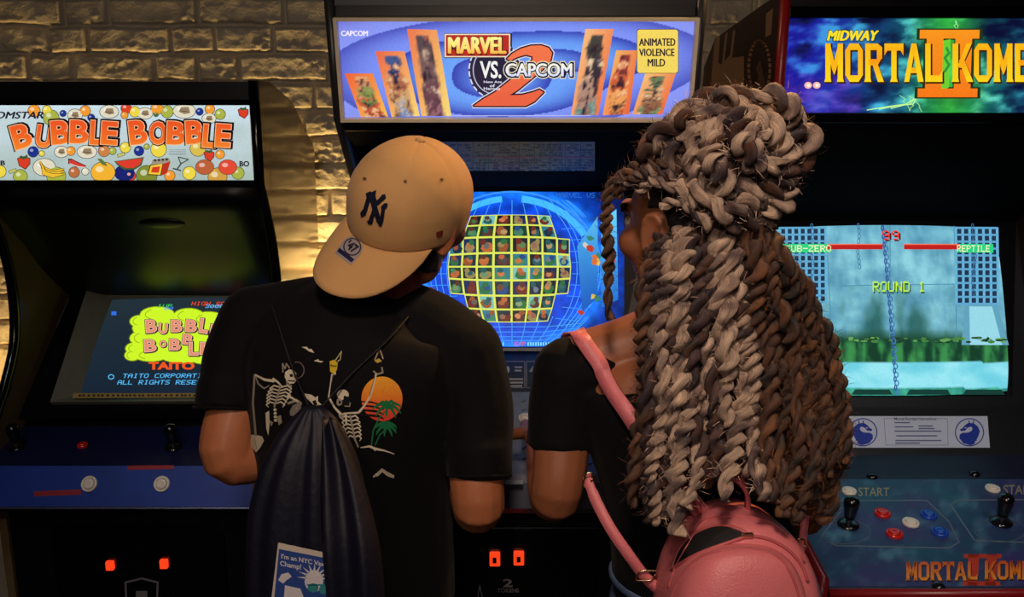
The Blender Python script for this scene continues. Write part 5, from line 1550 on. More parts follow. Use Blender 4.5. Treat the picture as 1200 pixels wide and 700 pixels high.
# sun with palms
SUNP = Art(); cx, cy = S(690, 278)
def suncol(x, y): return ramp([(442, (236, 166, 50)), (466, (232, 130, 40)), (478, (224, 84, 50)), (494, (214, 60, 50))], y)
A.ell(cx, cy, 24, 26, suncol, 1.4, 36)
for k, (y0, y1, y2) in enumerate(((288, 292, 6), (306, 312, 8), (326, 334, 10), (348, 356, 12))): A.poly([S(582, y0), S(640 + k * 12, y1 - 2), S(700, y1 + 16), S(700, y1 + 18 + y2 * .4), S(640 + k * 12, y1 + y2), S(582, y0 + y2 * .8)], (14, 13, 17), 1.8)
GRN = (26, 110, 66)
sl([(712, 330), (676, 372), (648, 430), (640, 500)], [5, 7, 7, 6], GRN, 2.2); sl([(712, 420), (680, 450), (658, 500)], [5, 6, 5], GRN, 2.2)
for cx2, cy2, sc2 in ((718, 318, 1.0), (708, 414, .8)):
    for ang, L_ in ((-170, 74), (-140, 60), (-105, 50), (-60, 58), (-20, 70), (15, 66), (50, 60), (100, 48), (150, 66), (-80, 40)):
        a = R(ang); p = [(cx2, cy2), (cx2 + cos(a) * L_ * .5 * sc2, cy2 + sin(a) * L_ * .42 * sc2 - 10), (cx2 + cos(a) * L_ * .85 * sc2, cy2 + sin(a) * L_ * .6 * sc2 + 6), (cx2 + cos(a) * L_ * sc2, cy2 + sin(a) * L_ * .7 * sc2 + 20)]
        sl(p, [8, 14, 10, 2], GRN, 2.4)
sl([(588, 512), (630, 506), (660, 518), (700, 526), (748, 542)], [4, 10, 12, 8, 3]); sl([(640, 506), (658, 526)], 5)
sp([(646, 650), (690, 612), (718, 630), (750, 646), (746, 660), (716, 650), (692, 630), (668, 652)], (170, 158, 140)); sl([(650, 652), (668, 640)], 8)
A.build('shirt_print', on_mesh(bvs, .0010), FAB, shirt, step=5)

# the navy cloth bag on his back
bagn = thing('cloth_bag', 'dark navy drawstring cloth bag hanging on the back of the person in the cap', 'bag', (-.27, 1.12, .86))
BAGM = mat('navy_nylon', (9, 10, 32), .6, vary=.4, scale=18, bump=.1, bscale=90, spec=.4)
rows = [(368, 476, 1.128, 10, .012), (368, 492, 1.122, 26, .018), (366, 520, 1.112, 46, .026), (364, 560, 1.104, 64, .032), (362, 610, 1.098, 76, .035), (362, 660, 1.095, 80, .036), (362, 710, 1.094, 80, .036), (362, 770, 1.096, 74, .034), (362, 800, 1.10, 55, .025)]
cr = catmull(rows, 5); bm = B(); rg = []
for px, py, Y, hw, hd in cr:
    c = at(px, py, Y); k = Y / FPX; ring = []
    for i in range(72):
        a = 2 * pi * i / 72
        fold = 1 + .14 * sin(a * 9 + .7 + py * .002) * min(1, (py - 470) / 60) + .05 * sin(a * 17 + 2)
        ring.append(bm.verts.new(c + Vector((cos(a) * hw * k * (.98 + .02 * fold), -sin(a) * hd * fold * (1 if sin(a) > 0 else .55), .012 * cos(a * 2) * (hw / 80)))))
    rg.append(ring)
for a, e in zip(rg, rg[1:]):
    for i in range(72): bm.faces.new((a[i], a[(i + 1) % 72], e[(i + 1) % 72], e[i]))
bm.faces.new(rg[0]); bm.faces.new(rg[-1])
bb = obj('bag_body', bm, BAGM, bagn, True)
# right-hand fold lying over the front of the bag
bm = B(); rg = []
for px, py, Y, hw in catmull([(384, 492, 1.098, 9), (394, 540, 1.074, 21), (402, 590, 1.050, 30), (410, 650, 1.026, 36), (416, 720, 1.018, 36), (414, 790, 1.022, 30)], 6):
    c = at(px, py, Y); k = Y / FPX
    rg.append([bm.verts.new(c + Vector((hw * k * q, -.010 * cos(q * 4.6 + py * .006) - .012 * (1 - q * q) + .012, 0))) for q in np.linspace(-1, 1, 17)])
for a, e in zip(rg, rg[1:]):
    for i in range(16): bm.faces.new((a[i], a[i + 1], e[i + 1], e[i]))
fo = obj('front_fold', bm, BAGM, bagn, True); s = fo.modifiers.new('t', 'SOLIDIFY'); s.thickness = .003
CORD = mat('black_cord', (12, 12, 16), .7)
for px1 in ([(364, 480), (345, 430), (330, 385), (322, 362)], [(372, 480), (412, 440), (455, 400), (480, 372)]):
    pts = [on_mesh(bvs, .0065)(x, y, 0) for x, y in px1]; pts[0] = at(px1[0][0], px1[0][1] + 2, 1.126)
    pts = [p for p in pts if p is not None]
    bm = B(); c = catmull(pts, 6); tube(bm, c, .0012, 6); obj('drawstring', bm, CORD, bagn, True)
# picture card tucked in the bag
CPl = Plane(at(350, 690, 1.045), (1, .0, 0), (0, .06, 1))
bm = B(); slab(bm, [CPl.sight(*p) for p in ((326, 636.5), (388, 650), (398, 760), (312, 752))], .0012)
card_o = obj('picture_card', bm, mat('white_card', (204, 190, 176), .6), None)
tag(card_o, 'white-bordered blue card with a crowned statue picture, tucked in the navy cloth bag', 'card')
p0 = CPl.sight(350, 700); put(card_o, p0)
A = Art()
A.poly([(327, 643.5), (386, 655), (394, 740), (318, 735)], (44, 70, 140), 1)
cf = lambda x, y: (x, y + (x - 330) * .19)
WH = (206, 200, 204)
A.text("I'm an NYC Vax", 330, 649, 380, 654.5, WH, 2, .02, cf); A.text('Champ!', 328.5, 657.5, 353, 665, WH, 2, .02, cf)
A.ell(368, 681, 11, 13, WH, 2, 18)
for a0 in range(-170, 11, 22):
    a = R(a0 - 5); A.poly([(368 + cos(a - .14) * 9, 678 + sin(a - .14) * 9), (368 + cos(a) * 20, 678 + sin(a) * 18), (368 + cos(a + .14) * 9, 678 + sin(a + .14) * 9)], WH, 2)
A.ell(367, 689, 6.5, 5.5, (50, 130, 140), 3, 16, 0); A.ell(379, 691, 5, 5.5, (50, 130, 140), 3, 16); A.rect(360, 684.5, 382, 686.5, (50, 130, 140), 3)
A.poly([(326, 680), (330, 673), (338, 671), (342, 676), (336, 680), (332, 684)], WH, 2); A.poly([(334, 686), (352, 690), (356, 700), (358, 740), (330, 738)], WH, 1.6)
A.build('card_print', CPl.flat, PRINT, card_o)

# ================================================================== the woman on the right
woman = thing('person', 'person with long blonde and brown rope-twist hair in a bun, standing between two machines', 'person', (.25, 1.17, 0))
a_ = R(36)
WM = frame((-.05, .03, 1), (-sin(a_), cos(a_), -.06), at(806, 258, 1.135), .93)
neck2 = at(788, 396, 1.19)
TL, TRr = at(668, 440, 1.195), at(912, 448, 1.20)
FL, FRr = at(651, 582, 1.155), at(940, 600, 1.2)
XL, XR = Vector((.045, 1.405, 1.106)), Vector((.228, 1.41, 1.106))
TOW = [(838, 740, 1.17, .140, .102), (832, 690, 1.17, .141, .104), (822, 630, 1.172, .132, .10), (812, 575, 1.176, .125, .098), (802, 520, 1.18, .132, .102), (796, 476, 1.185, .146, .102), (792, 442, 1.19, .150, .092), (790, 418, 1.195, .112, .075), (789, 400, 1.197, .06, .058)]
sw = (TRr - TL).normalized()
bm = B(); head_shapes(bm, WM, neck2); torso(bm, TOW, sw, .93)
pw = at(838, 735, 1.18)
ell(bm, pw, (.145, .105, .11)); legs(bm, pw, .075, .08, 0, .085)
for S_, E_, W_, q in ((TL, FL, XL, 1), (TRr, FRr, XR, -1)):
    limb(bm, [S_, S_.lerp(E_, .5), E_, E_.lerp(W_, .35), W_], [.046, .041, .036, .034, .0225])
    hand_shapes(bm, W_, Vector((q * .05, 1, -.1)), Vector((0, .1, 1)), q, .34, .92)
tn = at(786, 392, 1.19)
limb(bm, [tn, at(735, 408, 1.195), at(690, 424, 1.197)], [.05, .044, .046]); limb(bm, [tn, at(850, 412, 1.2), at(900, 432, 1.2)], [.05, .044, .046])
SKIN2 = skin_mat('brown_skin', None)
wb = fuse('body', bm, .004, 5, SKIN2, woman)
paint_body(wb, WM, (146, 88, 58), (126, 58, 52), (20, 14, 12), (34, 20, 14))
bm = B(); torso(bm, TOW[:-2], sw, 1.0)
limb(bm, [at(705, 432, 1.196), TL], [.052, .055]); limb(bm, [at(880, 440, 1.2), TRr], [.052, .055])
limb(bm, [TL, at(660, 476, 1.188), at(656, 506, 1.178)], [.053, .050, .046]); limb(bm, [TRr, at(925, 490, 1.2), at(930, 520, 1.2)], [.053, .05, .046])
for a, e in ((at(657, 500, 1.18), at(655, 524, 1.173)), (at(930, 510, 1.2), at(932, 534, 1.2))): tube(bm, [a, e], .0465, 18)
tee = fuse('t_shirt', bm, .005, 5, SHIRT, woman)
DENIM = mat('light_denim', (124, 146, 186), .8, vary=.5, scale=26, bump=.3, bscale=700, col2=(58, 76, 112))
bm = B(); ell(bm, pw, (.156, .118, .115)); tube(bm, [at(838, 735, 1.175), at(835, 690, 1.173), at(833, 666, 1.172)], [(.158, .116), (.152, .112), (.137, .104)], 26, side=sw); legs(bm, pw, .075, .09, 0, .085, 1.05)
jean = fuse('jeans', bm, .007, 5, DENIM, woman)
bvj = bvh_of(jean)
bm = B(); tube(bm, [at(834, 672, 1.172) + Vector((cos(t) * .143, sin(t) * .107, .004 * sin(t))) for t in np.linspace(0, 2 * pi, 40)], .006, 8, ends=False); obj('waistband', bm, DENIM, jean, True)
shoes(woman, pw, .085, mat('white_canvas', (200, 196, 188), .7), bpy.data.materials['white_rubber'])

# ------------------------------------------------------------------ hair of rope twists
HAIRM, nt, p = nodes('twist_hair')
a = nt.nodes.new('ShaderNodeAttribute'); a.attribute_name = 'Col'
tc = nt.nodes.new('ShaderNodeAttribute'); tc.attribute_name = 'Fib'; nz = nt.nodes.new('ShaderNodeTexNoise'); nz.inputs['Scale'].default_value = 1.6; nz.inputs['Detail'].default_value = 5
nt.links.new(tc.outputs['Vector'], nz.inputs['Vector'])
mr = nt.nodes.new('ShaderNodeMapRange'); mr.inputs[1].default_value = .25; mr.inputs[2].default_value = .75; mr.inputs[3].default_value = .32; mr.inputs[4].default_value = 1.36; nt.links.new(nz.outputs[0], mr.inputs[0])
mx = nt.nodes.new('ShaderNodeVectorMath'); mx.operation = 'SCALE'
nt.links.new(a.outputs['Color'], mx.inputs[0]); nt.links.new(mr.outputs[0], mx.inputs['Scale']); nt.links.new(mx.outputs[0], p.inputs['Base Color'])
p.inputs['Roughness'].default_value = .7; p.inputs['Specular IOR Level'].default_value = .25; p.inputs['Sheen Weight'].default_value = .15
b = nt.nodes.new('ShaderNodeBump'); b.inputs['Strength'].default_value = .9; b.inputs['Distance'].default_value = .004
nt.links.new(nz.outputs[0], b.inputs['Height']); nt.links.new(b.outputs[0], p.inputs['Normal'])
CREAM, PLUM, BROWN, CHOC, GOLDB = (252, 214, 184), (52, 30, 40), (108, 62, 34), (38, 22, 16), (164, 106, 54)
hr = random.Random(77)


class Ropes:
    """collects two-strand twists into one mesh"""
    def __init__(self): self.v = []; self.f = []; self.c = []; self.fib = []; self.n = 0

    def add(self, pts, r, pitch, cols, seed, fuzz=90, ns=10, taper=(1, .7), wav=.0042):
        P = np.array([tuple(q) for q in catmull([tuple(q) for q in pts], 14)])
        d = np.linalg.norm(np.diff(P, axis=0), axis=1); s = np.concatenate([[0], np.cumsum(d)]); L = s[-1]
        m = max(8, int(L / .0036)); t = np.linspace(0, L, m)
        C = np.stack([np.interp(t, s, P[:, k]) for k in range(3)], 1)
        # a little waviness of its own
        rs = np.random.RandomState(seed)
        for k in range(3):
            am = wav * (1, .8, .5)[k]; C[:, k] += (np.sin(t * rs.uniform(26, 52) + rs.uniform(0, 6.3)) * am + np.sin(t * rs.uniform(60, 110) + rs.uniform(0, 6.3)) * am * .35) * np.minimum(1, t / .03)
        T = np.gradient(C, axis=0); T /= np.linalg.norm(T, axis=1)[:, None]
        u = np.cross(T[0], (0.3, 1, .2)); u /= np.linalg.norm(u); U = []
        for k in range(m):
            u = u - T[k] * u.dot(T[k]); u /= np.linalg.norm(u); U.append(u)
        U = np.array(U); V = np.cross(T, U)
        tap = taper[0] + (taper[1] - taper[0]) * (t / L) ** 2
        th = np.arange(ns) * 2 * pi / ns
        ph0 = rs.uniform(0, 6.3)
        pit = pitch * (1 + .26 * np.sin(t * 23 + ph0) + .1 * np.sin(t * 71 + ph0 * 2))
        tap = tap * (1 + .13 * np.sin(t * 37 + ph0 * 3) + .09 * np.sin(t * 90 + ph0))
        phi = np.cumsum(np.gradient(t) / pit) * 2 * pi + ph0
        for sI in range(2):
            ph = phi + sI * pi
            fat = 1 + .12 * np.sin(ph + 1) + .16 * np.sin(t * 83 + seed * 1.7 + sI * 2.4) + .10 * np.sin(t * 190 + seed + sI)
            O = C + (U * np.cos(ph)[:, None] + V * np.sin(ph)[:, None]) * (r * .52 * tap)[:, None]
            rr_ = r * .57 * tap * fat
            ring = O[:, None] + (U[:, None] * np.cos(th)[None, :, None] + V[:, None] * np.sin(th)[None, :, None]) * rr_[:, None, None]
            idx = self.n + np.arange(m * ns).reshape(m, ns)
            nx_ = np.roll(idx, -1, 1)
            self.f += np.stack([idx[:-1], nx_[:-1], nx_[1:], idx[1:]], -1).reshape(-1, 4).tolist()
            self.f += [idx[0].tolist()[::-1], idx[-1].tolist()]
            self.v.append(ring.reshape(-1, 3)); self.n += m * ns
            fb = np.zeros((m, ns, 3)); fb[..., 0] = t[:, None] * 40; fb[..., 1] = np.cos(th + .0)[None] * 9 + seed; fb[..., 2] = np.sin(th)[None] * 9 + sI * 7; self.fib.append(fb.reshape(-1, 3))
            c1, c2, mixk = cols[sI % len(cols)]
            cv = np.zeros((m, ns, 3))
            for k in range(m):
                q = noise.noise(Vector((t[k] * 34 + seed * 3.7, sI * 5.1, 0))) + .45 * noise.noise(Vector((t[k] * 110, seed, sI)))
                w_ = max(0, min(1, mixk + q * 1.25)); cv[k] = lin(mixc(c1, c2, w_))
            cv *= (1 + .25 * np.sin(th * 3 + seed))[None, :, None] * .9
            self.c.append(cv.reshape(-1, 3))
        # flyaway fibres
        for _ in range(int(fuzz * 2.2 * L / .3)):
            k = rs.randint(1, m - 2); an = rs.uniform(0, 2 * pi); n = U[k] * cos(an) + V[k] * sin(an)
            a = C[k] + n * r * .85; dr = n * rs.uniform(.2, 1) + T[k] * rs.uniform(-1, 1) + rs.uniform(-.4, .4, 3); dr /= np.linalg.norm(dr)
            ln = rs.uniform(.005, .016); sd_ = np.cross(dr, rs.uniform(-1, 1, 3)); sd_ /= np.linalg.norm(sd_) + 1e-9
            b_ = a + dr * ln * .6 + n * .001; e = a + dr * ln + rs.uniform(-.002, .002, 3)
            w2 = .00022
            self.v.append(np.array([a - sd_ * w2, a + sd_ * w2, b_ + sd_ * w2, b_ - sd_ * w2, e])); i0 = self.n
            self.f += [[i0, i0 + 1, i0 + 2, i0 + 3], [i0 + 3, i0 + 2, i0 + 4]]; self.n += 5
            c = lin(cols[rs.randint(len(cols))][rs.randint(2)]); self.c.append(np.array([c] * 5)); self.fib.append(np.array([[k, an, seed]] * 5))

    def build(self, name, parent):
        me = bpy.data.meshes.new(name); me.from_pydata(np.concatenate(self.v).tolist(), [], self.f)
        at_ = me.color_attributes.new('Col', 'FLOAT_COLOR', 'POINT'); c = np.concatenate(self.c); arr = np.ones((len(c), 4), np.float32); arr[:, :3] = c
        at_.data.foreach_set('color', arr.ravel())
        fa = me.attributes.new('Fib', 'FLOAT_VECTOR', 'POINT'); fa.data.foreach_set('vector', np.concatenate(self.fib).astype(np.float32).ravel())
        return link(name, me, HAIRM, parent, True)


hair = hair_shell('hair', wb, WM, lambda q: q.z > -.07 and (q.y < -.03 or (q.z > .045 and q.y < .06) or (q.y < .0 and q.z > .02 and abs(q.x) > .05)) and not (q.y > -.045 and abs(q.x) > .074 and q.z < .02), mat('dark_roots', (30, 20, 24), .75, vary=.4, scale=300, bump=.4, bscale=500), woman, .005)
hair['label'] = 'dark flat hair at the side of the head'
LIGHT = ((CREAM, PLUM, .04), (CREAM, PLUM, .26)); MIX = ((CREAM, PLUM, .30), (BROWN, PLUM, .34)); DARK = ((BROWN, CHOC, .30), (GOLDB, CHOC, .42)); PLUMS = ((BROWN, PLUM, .5), ((120, 84, 76), PLUM, .5)); BRN = ((BROWN, CHOC, .2), ((156, 98, 56), BROWN, .5))
# bun: one rope wound into a whorl, with loops bulging at its upper left
BC = at(856, 182, 1.065); br = Vector((.076, .068, .069))
bun = B(); ell(bun, BC, br * .86, None, 24, 14)
bun_o = obj('hair_bun', bun, mat('bun_core', (40, 26, 24), .8, vary=.3), hair, True)
ax = Vector((.20, -.93, .16)).normalized(); e1 = Vector((1, 0, 0)); e1 = (e1 - ax * e1.dot(ax)).normalized(); e2 = ax.cross(e1)


def on_bun(th, ph, k=1.0):
    d = ax * cos(th) + (e1 * cos(ph) + e2 * sin(ph)) * sin(th)
    return BC + Vector((d.x * br.x, d.y * br.y, d.z * br.z)) * k


R0 = Ropes(); N = 120; sp_pts = []
for k in range(N + 1):
    t = k / N; th = R(8) + R(118) * t; ph = 2 * pi * 4.6 * t ** .85 + .9
    sp_pts.append(on_bun(th, ph, .98 + .07 * noise.noise(Vector((t * 9, 3, 1)))))
seg = 24
for q in range(0, N, seg):
    R0.add(sp_pts[q:q + seg + 2:2], .0142, .046, (LIGHT, MIX, LIGHT, MIX, MIX)[(q // seg) % 5], q + 5, 220, taper=(1, 1))
for k, (x0, y0, x1, y1, x2, y2, Y, cset) in enumerate((
        (790, 205, 768, 158, 806, 150, 1.05, MIX), (775, 210, 752, 176, 786, 165, 1.07, BRN), (812, 190, 795, 138, 835, 135, 1.04, MIX), (822, 150, 850, 108, 882, 128, 1.03, MIX), (870, 126, 905, 112, 930, 142, 1.03, LIGHT), (914, 130, 944, 160, 928, 205, 1.05, MIX),
        (836, 146, 826, 190, 850, 226, .995, LIGHT), (860, 132, 868, 168, 890, 196, .985, MIX), (878, 140, 880, 160, 876, 186, .99, LIGHT), (800, 215, 840, 250, 900, 232, 1.01, LIGHT), (930, 200, 918, 236, 884, 252, 1.03, LIGHT), (815, 240, 850, 262, 898, 258, 1.03, MIX))):
    P0, P1, P2 = at(x0, y0, Y + .02), at(x1, y1, Y), at(x2, y2, Y + .015)
    R0.add([P0, P0.lerp(P1, .6) + Vector((0, -.006, .004)), P1 + Vector((0, -.008, 0)), P1.lerp(P2, .5) + Vector((0, -.012, .003)), P2], .0138, .045, cset, 300 + k, 220, taper=(.95, .95))
R0.build('bun_coil', hair)
bpy.data.objects['bun_coil']['label'] = 'blonde and brown twists wound round the bun'

LAYERS = []


def twist(px, cols, r=.0118, pitch=.040, seed=0, fuzz=110, taper=(1, .72)):
    """px: (x, y, Y) stations of one hanging twist"""
    rp = Ropes(); rp.add([at(*q) for q in px], r, pitch, cols, seed, fuzz, taper=taper); return rp.build('hair_twist', hair)


# twists drawn from the hairline up to the bun
for k, (pts, cs) in enumerate((([(723, 232, 1.10), (727, 208, 1.09), (748, 196, 1.075), (785, 190, 1.05)], BRN), ([(731, 220, 1.085), (752, 206, 1.065), (782, 204, 1.045), (812, 216, 1.03)], MIX),
                               ([(748, 226, 1.065), (768, 214, 1.05), (795, 222, 1.03), (822, 238, 1.02)], LIGHT), ([(726, 214, 1.11), (742, 196, 1.10), (770, 186, 1.08), (800, 182, 1.05)], BRN), ([(776, 240, 1.045), (796, 236, 1.03), (818, 248, 1.02), (836, 262, 1.02)], LIGHT))):
    twist(pts, cs, .0085, .03, 500 + k, 130, (.8, 1))
# loose twist hanging before the face
twist([(735, 198, 1.11), (716, 226, 1.105), (709, 268, 1.10), (711, 310, 1.10), (716, 350, 1.10), (718, 374, 1.10)], BRN, .0085, .036, 540, 140)
# the long curtain: front row (top px, middle, bottom), back row darker
front = [
    (764, 292, 752, 400, 748, 500, 742, 594, BRN, .0098), (776, 300, 766, 400, 757, 510, 754, 590, PLUMS, .0105), (786, 286, 776, 380, 772, 490, 762, 612, LIGHT, .0115), (792, 300, 786, 400, 782, 500, 778, 606, MIX, .0105),
    (800, 268, 796, 350, 804, 470, 790, 628, LIGHT, .0135), (808, 280, 803, 360, 796, 430, 792, 545, LIGHT, .0125), (812, 262, 816, 350, 812, 450, 818, 560, PLUMS, .0115), (820, 300, 826, 400, 822, 500, 806, 596, LIGHT, .0115), (824, 258, 832, 340, 838, 430, 836, 560, PLUMS, .0115),
    (834, 256, 842, 340, 848, 420, 858, 500, LIGHT, .0130), (846, 262, 850, 360, 866, 470, 852, 590, LIGHT, .0135), (856, 262, 868, 360, 880, 470, 884, 560, MIX, .0115), (862, 280, 872, 380, 880, 470, 896, 588, LIGHT, .0115),
    (872, 264, 886, 350, 900, 450, 902, 590, BRN, .0120), (882, 266, 900, 350, 918, 460, 914, 606, DARK, .0098), (888, 262, 910, 340, 934, 450, 926, 600, BRN, .0098), (892, 270, 920, 350, 950, 460, 944, 598, DARK, .0098), (896, 262, 930, 345, 962, 440, 957, 585, BRN, .0098), (900, 270, 938, 345, 976, 440, 974, 560, DARK, .0098), (902, 268, 946, 350, 988, 445, 984, 545, DARK, .0098), (900, 280, 940, 380, 968, 480, 936, 612, DARK, .0098)]
for k, (x0, y0, x1, y1, x2, y2, x3, y3, cs, r) in enumerate(front):
    j = hr.uniform(-.008, .008); dY = .0 if x2 < 940 else .03
    twist([(x0, y0, 1.052 + j), ((x0 + x1) / 2, (y0 + y1) / 2, 1.028 + j), (x1, y1, 1.022 + j + dY), (x2, y2, 1.012 + j + dY), (x3, y3, (1.018 if x3 < 790 else .934 if x3 < 945 and y3 > 572 else .985) + (j * .5 if x3 < 790 or x3 > 945 else 0) + dY)], cs, r, hr.uniform(.036, .047), 600 + k, 150)
twist([(893, 285, 1.07), (935, 380, 1.06), (978, 470, 1.05), (985, 545, 1.05), (978, 590, 1.05), (962, 606, 1.05), (950, 602, 1.05)], BRN, .0095, .036, 660, 150)
n_back = 36
for k in range(n_back):
    t = (k + .5) / n_back
    x0 = 766 + 132 * t + hr.uniform(-5, 5); x3 = 748 + 232 * t + hr.uniform(-9, 9); y3 = hr.uniform(550, 612) - 40 * max(0, t - .75)
    bow = 40 * max(0, t - .55)
    if 782 < x3 < 955: y3 = min(y3, 566)
    cs = PLUMS if t < .12 else (PLUMS, MIX, PLUMS, BRN)[k % 4] if t < .6 else (DARK, BRN, DARK)[k % 3]
    j = hr.uniform(.0, .02)
    Y0 = 1.068
    if x3 < 812: j -= .022
    twist([(x0, 268 + hr.uniform(0, 30), Y0 + j), (x0 + (x3 - x0) * .35 + bow * .5, 350, 1.055 + j), (x0 + (x3 - x0) * .75 + bow, 460, 1.043 + j), (x3, y3, 1.035 + j * .6)], cs, hr.uniform(.0105, .0125), hr.uniform(.036, .046), 700 + k, 120)

# ------------------------------------------------------------------ pink backpack
pack = thing('backpack', 'small pink leather backpack with its top zip half open, on the twist-haired person', 'backpack', (.25, 1.0, .9))
PINK = mat('pink_leather', (226, 122, 128), .42, vary=.1, scale=30, bump=.18, bscale=420, spec=.5)
PINKD = mat('pink_webbing', (198, 96, 100), .5, vary=.2, scale=80, bump=.15, bscale=500)
LINING = mat('dark_lining', (14, 12, 14), .8)
GOLDM = mat('pale_metal', (226, 206, 170), .25, metal=1, vary=.1)
PKC = at(862, 664, 1.0); PX, PZ = Vector((1, .06, .03)).normalized(), Vector((0, .17, 1)).normalized(); PY = PX.cross(PZ) * -1   # PY points to the viewer
if PY.y > 0: PY = -PY


def outl(t, k=1.0, sx=1.0):
    """outline of the bag: arched top, wider rounded bottom; t in 0..1 clockwise from bottom centre"""
    a = 2 * pi * t - pi / 2
    x = cos(a); z = sin(a)
    ex = 2.6 if z < 0 else 2.15
    m = (abs(x) ** ex + abs(z) ** ex) ** (-1 / ex); x *= m; z *= m
    hw = .086 + (.020 * (-z) if z < 0 else 0) + .006 * (1 - abs(z))
    return PX * (x * hw * k * sx) + PZ * ((z * .125 - .052 - .0) * 1.0 if False else (z * (.118 if z > 0 else .14) * k))


bm = B(); rings = []; NB = 64
PKO = PKC + PZ * -.045
for dep, k in ((-.062, .9), (-.060, .95), (-.052, .985), (-.03, 1.0), (.02, 1.0), (.04, .985), (.052, .955), (.060, .90), (.065, .80), (.068, .6), (.069, .3)):
    rings.append([bm.verts.new(PKO + outl(i / NB, k) + PY * dep) for i in range(NB)])
for a, e in zip(rings, rings[1:]):
    for i in range(NB): bm.faces.new((a[i], a[(i + 1) % NB], e[(i + 1) % NB], e[i]))
bm.faces.new(rings[0]); bm.faces.new(rings[-1])
pb = obj('bag_body', bm, PINK, pack, True)
bvp = bvh_of(pb)
onp = on_mesh(bvp, .0008)
# front pocket: a bulging arch on the lower front
bm = B(); pk = [(776, 716), (781, 692), (793, 668), (814, 649), (842, 639), (872, 636), (902, 640), (922, 652), (934, 672), (941, 694), (944, 716), (944, 760), (862, 772), (780, 760)]
cxp, cyp = 862, 712; rings = []
for k, off in ((1.0, -.004), (.995, .012), (.965, .020), (.90, .025), (.7, .029), (.4, .031), (.1, .032)):
    rg = []
    for x, y in catmull(pk + [pk[0]], 4)[:-1]:
        p = onp(cxp + (x - cxp) * k * .985, cyp + (y - cyp) * k * .985, 0)
        if p is None: p = PKO + PY * .05 + PX * ((x - 862) * .00096 * k) - PZ * ((y - 664) * .00096 * k - .045)
        rg.append(bm.verts.new(p + PY * off))
    rings.append(rg)
for a, e in zip(rings, rings[1:]):
    n_ = len(a)
    for i in range(n_): bm.faces.new((a[i], a[(i + 1) % n_], e[(i + 1) % n_], e[i]))
bm.faces.new(rings[-1])
pocket = obj('front_pocket', bm, PINK, pack, True)
bvk = bvh_of(pocket)


def welt(pts, r, m, par, f, n=6, name='piping'):
    c = [f(x, y, 0) for x, y in catmull(pts, n)]; c = [q for q in c if q is not None]
    bm = B(); tube(bm, c, r, 8); return obj(name, bm, m, par, True)


# open zip: dark lining between two stitched lips
up = [(788, 668), (796, 646), (812, 628), (834, 618), (852, 617), (868, 622), (878, 628)]; lo = [(788, 668), (800, 660), (818, 650), (840, 641), (860, 634), (872, 630), (878, 628)]
A = Art(); uu, ll = catmull(up, 5), catmull(lo, 5)
for i in range(len(uu) - 1): A.tri([tuple(uu[i]), tuple(uu[i + 1]), tuple(ll[i + 1]), tuple(ll[i])], (10, 8, 10), 1)
A.build('open_zip_gap', onp, LINING, pack, step=4)
welt(up, .0022, PINKD, pack, onp); welt(lo, .0022, PINKD, pack, onp)
welt([(878, 628), (900, 632), (922, 644), (938, 662), (946, 682)], .0020, PINKD, pack, onp, name='zip')
welt([(784, 690), (791, 668), (805, 642), (826, 612), (852, 606), (880, 607), (908, 616), (930, 636), (942, 660)], .0014, PINKD, pack, onp)
ed = [p for p in pk[:11]]
welt([(785, 714), (789, 694), (800, 673), (819, 655), (844, 646), (872, 643), (899, 647), (917, 658), (928, 676), (935, 696), (937, 714)], .0016, PINKD, pocket, on_mesh(bvk, .0004))
bm = B(); zp = onp(876, 627, 0); box(bm, zp.x - .008, zp.x + .006, zp.y - .004, zp.y + .001, zp.z - .003, zp.z + .003); obj('zip_pull', bm, GOLDM, pack, bevel=.001)
# carrying loop
bm = B(); lp = catmull([at(820, 598, 1.012), at(813, 573, 1.006), at(822, 557, 1.004), at(843, 552, 1.003), at(864, 559, 1.0045), at(875, 575, 1.0065), at(876, 598, 1.012)], 6)
ribbon(bm, lp, Vector((0, .75, .6)), .016, .005); obj('top_handle', bm, PINKD, pack, True)
# shoulder straps
bvt = bvh_of(tee); bvw = bvh_of(wb)


def on_back(x, y, lift=.003):
    p = on_mesh(bvt, lift)(x, y, 0); q = on_mesh(bvw, lift)(x, y, 0)
    c = [r_ for r_ in (p, q) if r_ is not None]
    return min(c, key=lambda r_: r_.y) if c else None


def back_frame(x, y, lift):
    """point on her back with the direction across a strap lying there"""
    r_ = ray(x, y).normalized(); c = []
    for b_ in (bvt, bvw):
        h, n, i_, d = b_.ray_cast(CAM, r_)
        if h is not None: c.append((d, h + n * lift, n))
    return min(c, key=lambda q: q[0])[1:] if c else None


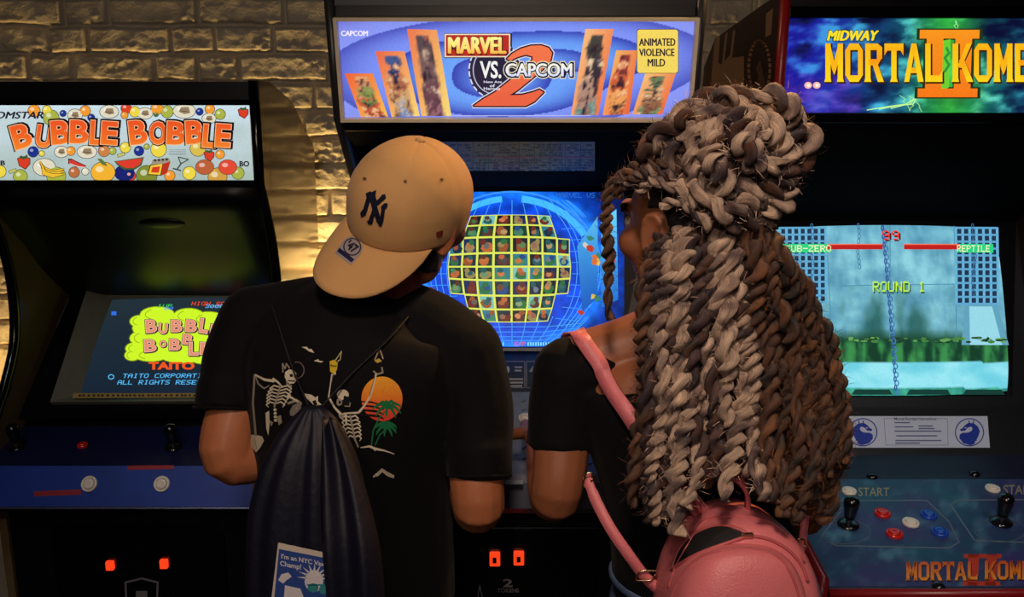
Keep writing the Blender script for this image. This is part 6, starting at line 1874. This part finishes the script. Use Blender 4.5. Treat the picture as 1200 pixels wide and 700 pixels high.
fr_ = [back_frame(x, y, .0125) for x, y in ((684, 403), (692, 413), (702, 428), (713, 445), (724, 462), (736, 480), (750, 500), (768, 525), (790, 552))]
fr_ = [q for q in fr_ if q]
P_ = [at(662, 436, 1.285), at(663, 406, 1.265), at(668, 391, 1.235), at(677, 392, 1.205)] + [q[0] for q in fr_] + [at(815, 592, 1.035), at(830, 608, 1.03)]
N_ = [Vector((-.1, 1, .1)), Vector((-.1, .8, .6)), Vector((-.1, .2, 1)), Vector((-.1, -.2, 1))] + [q[1] for q in fr_] + [Vector((0, -1, .2))] * 2
c = catmull([tuple(p) + tuple(n) for p, n in zip(P_, N_)], 5)
pp = [Vector(q[:3]) for q in c]; wd = [Vector(q[3:]).cross(pp[min(i + 1, len(pp) - 1)] - pp[max(i - 1, 0)]) for i, q in enumerate(c)]
bm = B(); ribbon(bm, pp, wd, .021, .004); 
for v_ in bm.verts:      # let the strap lie on cloth and skin, not in them
    for b_ in (bvt, bvw):
        h, n, i_, d = b_.find_nearest(v_.co)
        e = (v_.co - h).dot(n)
        if e < .0035 and d < .05: v_.co = v_.co + n * (.0035 - e)
st = obj('shoulder_strap', bm, PINK, pack, True)
low = [at(688, 558, 1.085), at(690, 566, 1.075), at(700, 590, 1.06), at(716, 620, 1.042), at(738, 652, 1.03), at(756, 676, 1.03), at(776, 694, 1.03), at(800, 702, 1.035)]
bm = B(); ribbon(bm, catmull([tuple(q) for q in low], 5), Vector((.85, -.1, .5)), [.012] * 8 + [.014] * 28, .004); ls = obj('shoulder_strap', bm, PINK, pack, True)


def ring_link(c, ax1, ax2, w_, h_, r, parent, name='strap_buckle'):
    c = Vector(c); ax1 = Vector(ax1).normalized(); ax2 = Vector(ax2).normalized(); p = []
    for k in range(24):
        t = 2 * pi * k / 24; x, z = cos(t), sin(t); m = (abs(x) ** 5 + abs(z) ** 5) ** (-1 / 5); p.append(c + ax1 * x * m * w_ + ax2 * z * m * h_)
    p.append(p[0]); p.append(p[1])
    bm = B(); tube(bm, p, r, 8); return obj(name, bm, GOLDM, parent, True)


ring_link(at(757, 675, 1.024), (.8, 0, -.0), (.45, 0, .8), .011, .008, .0012, ls)
ring_link(at(689, 563, 1.073), (1, 0, 0), (.2, 0, 1), .005, .010, .0013, ls, 'strap_clip')
bm = B(); ribbon(bm, [at(944, 604, 1.10), at(942, 620, 1.09), at(940, 640, 1.07), at(930, 668, 1.045)], Vector((1, 0, 0)), .010, .004); rs_ = obj('shoulder_strap', bm, PINK, pack, True)
ring_link(at(938, 640, 1.066), (1, 0, -.3), (.1, 0, 1), .0055, .010, .0012, rs_)
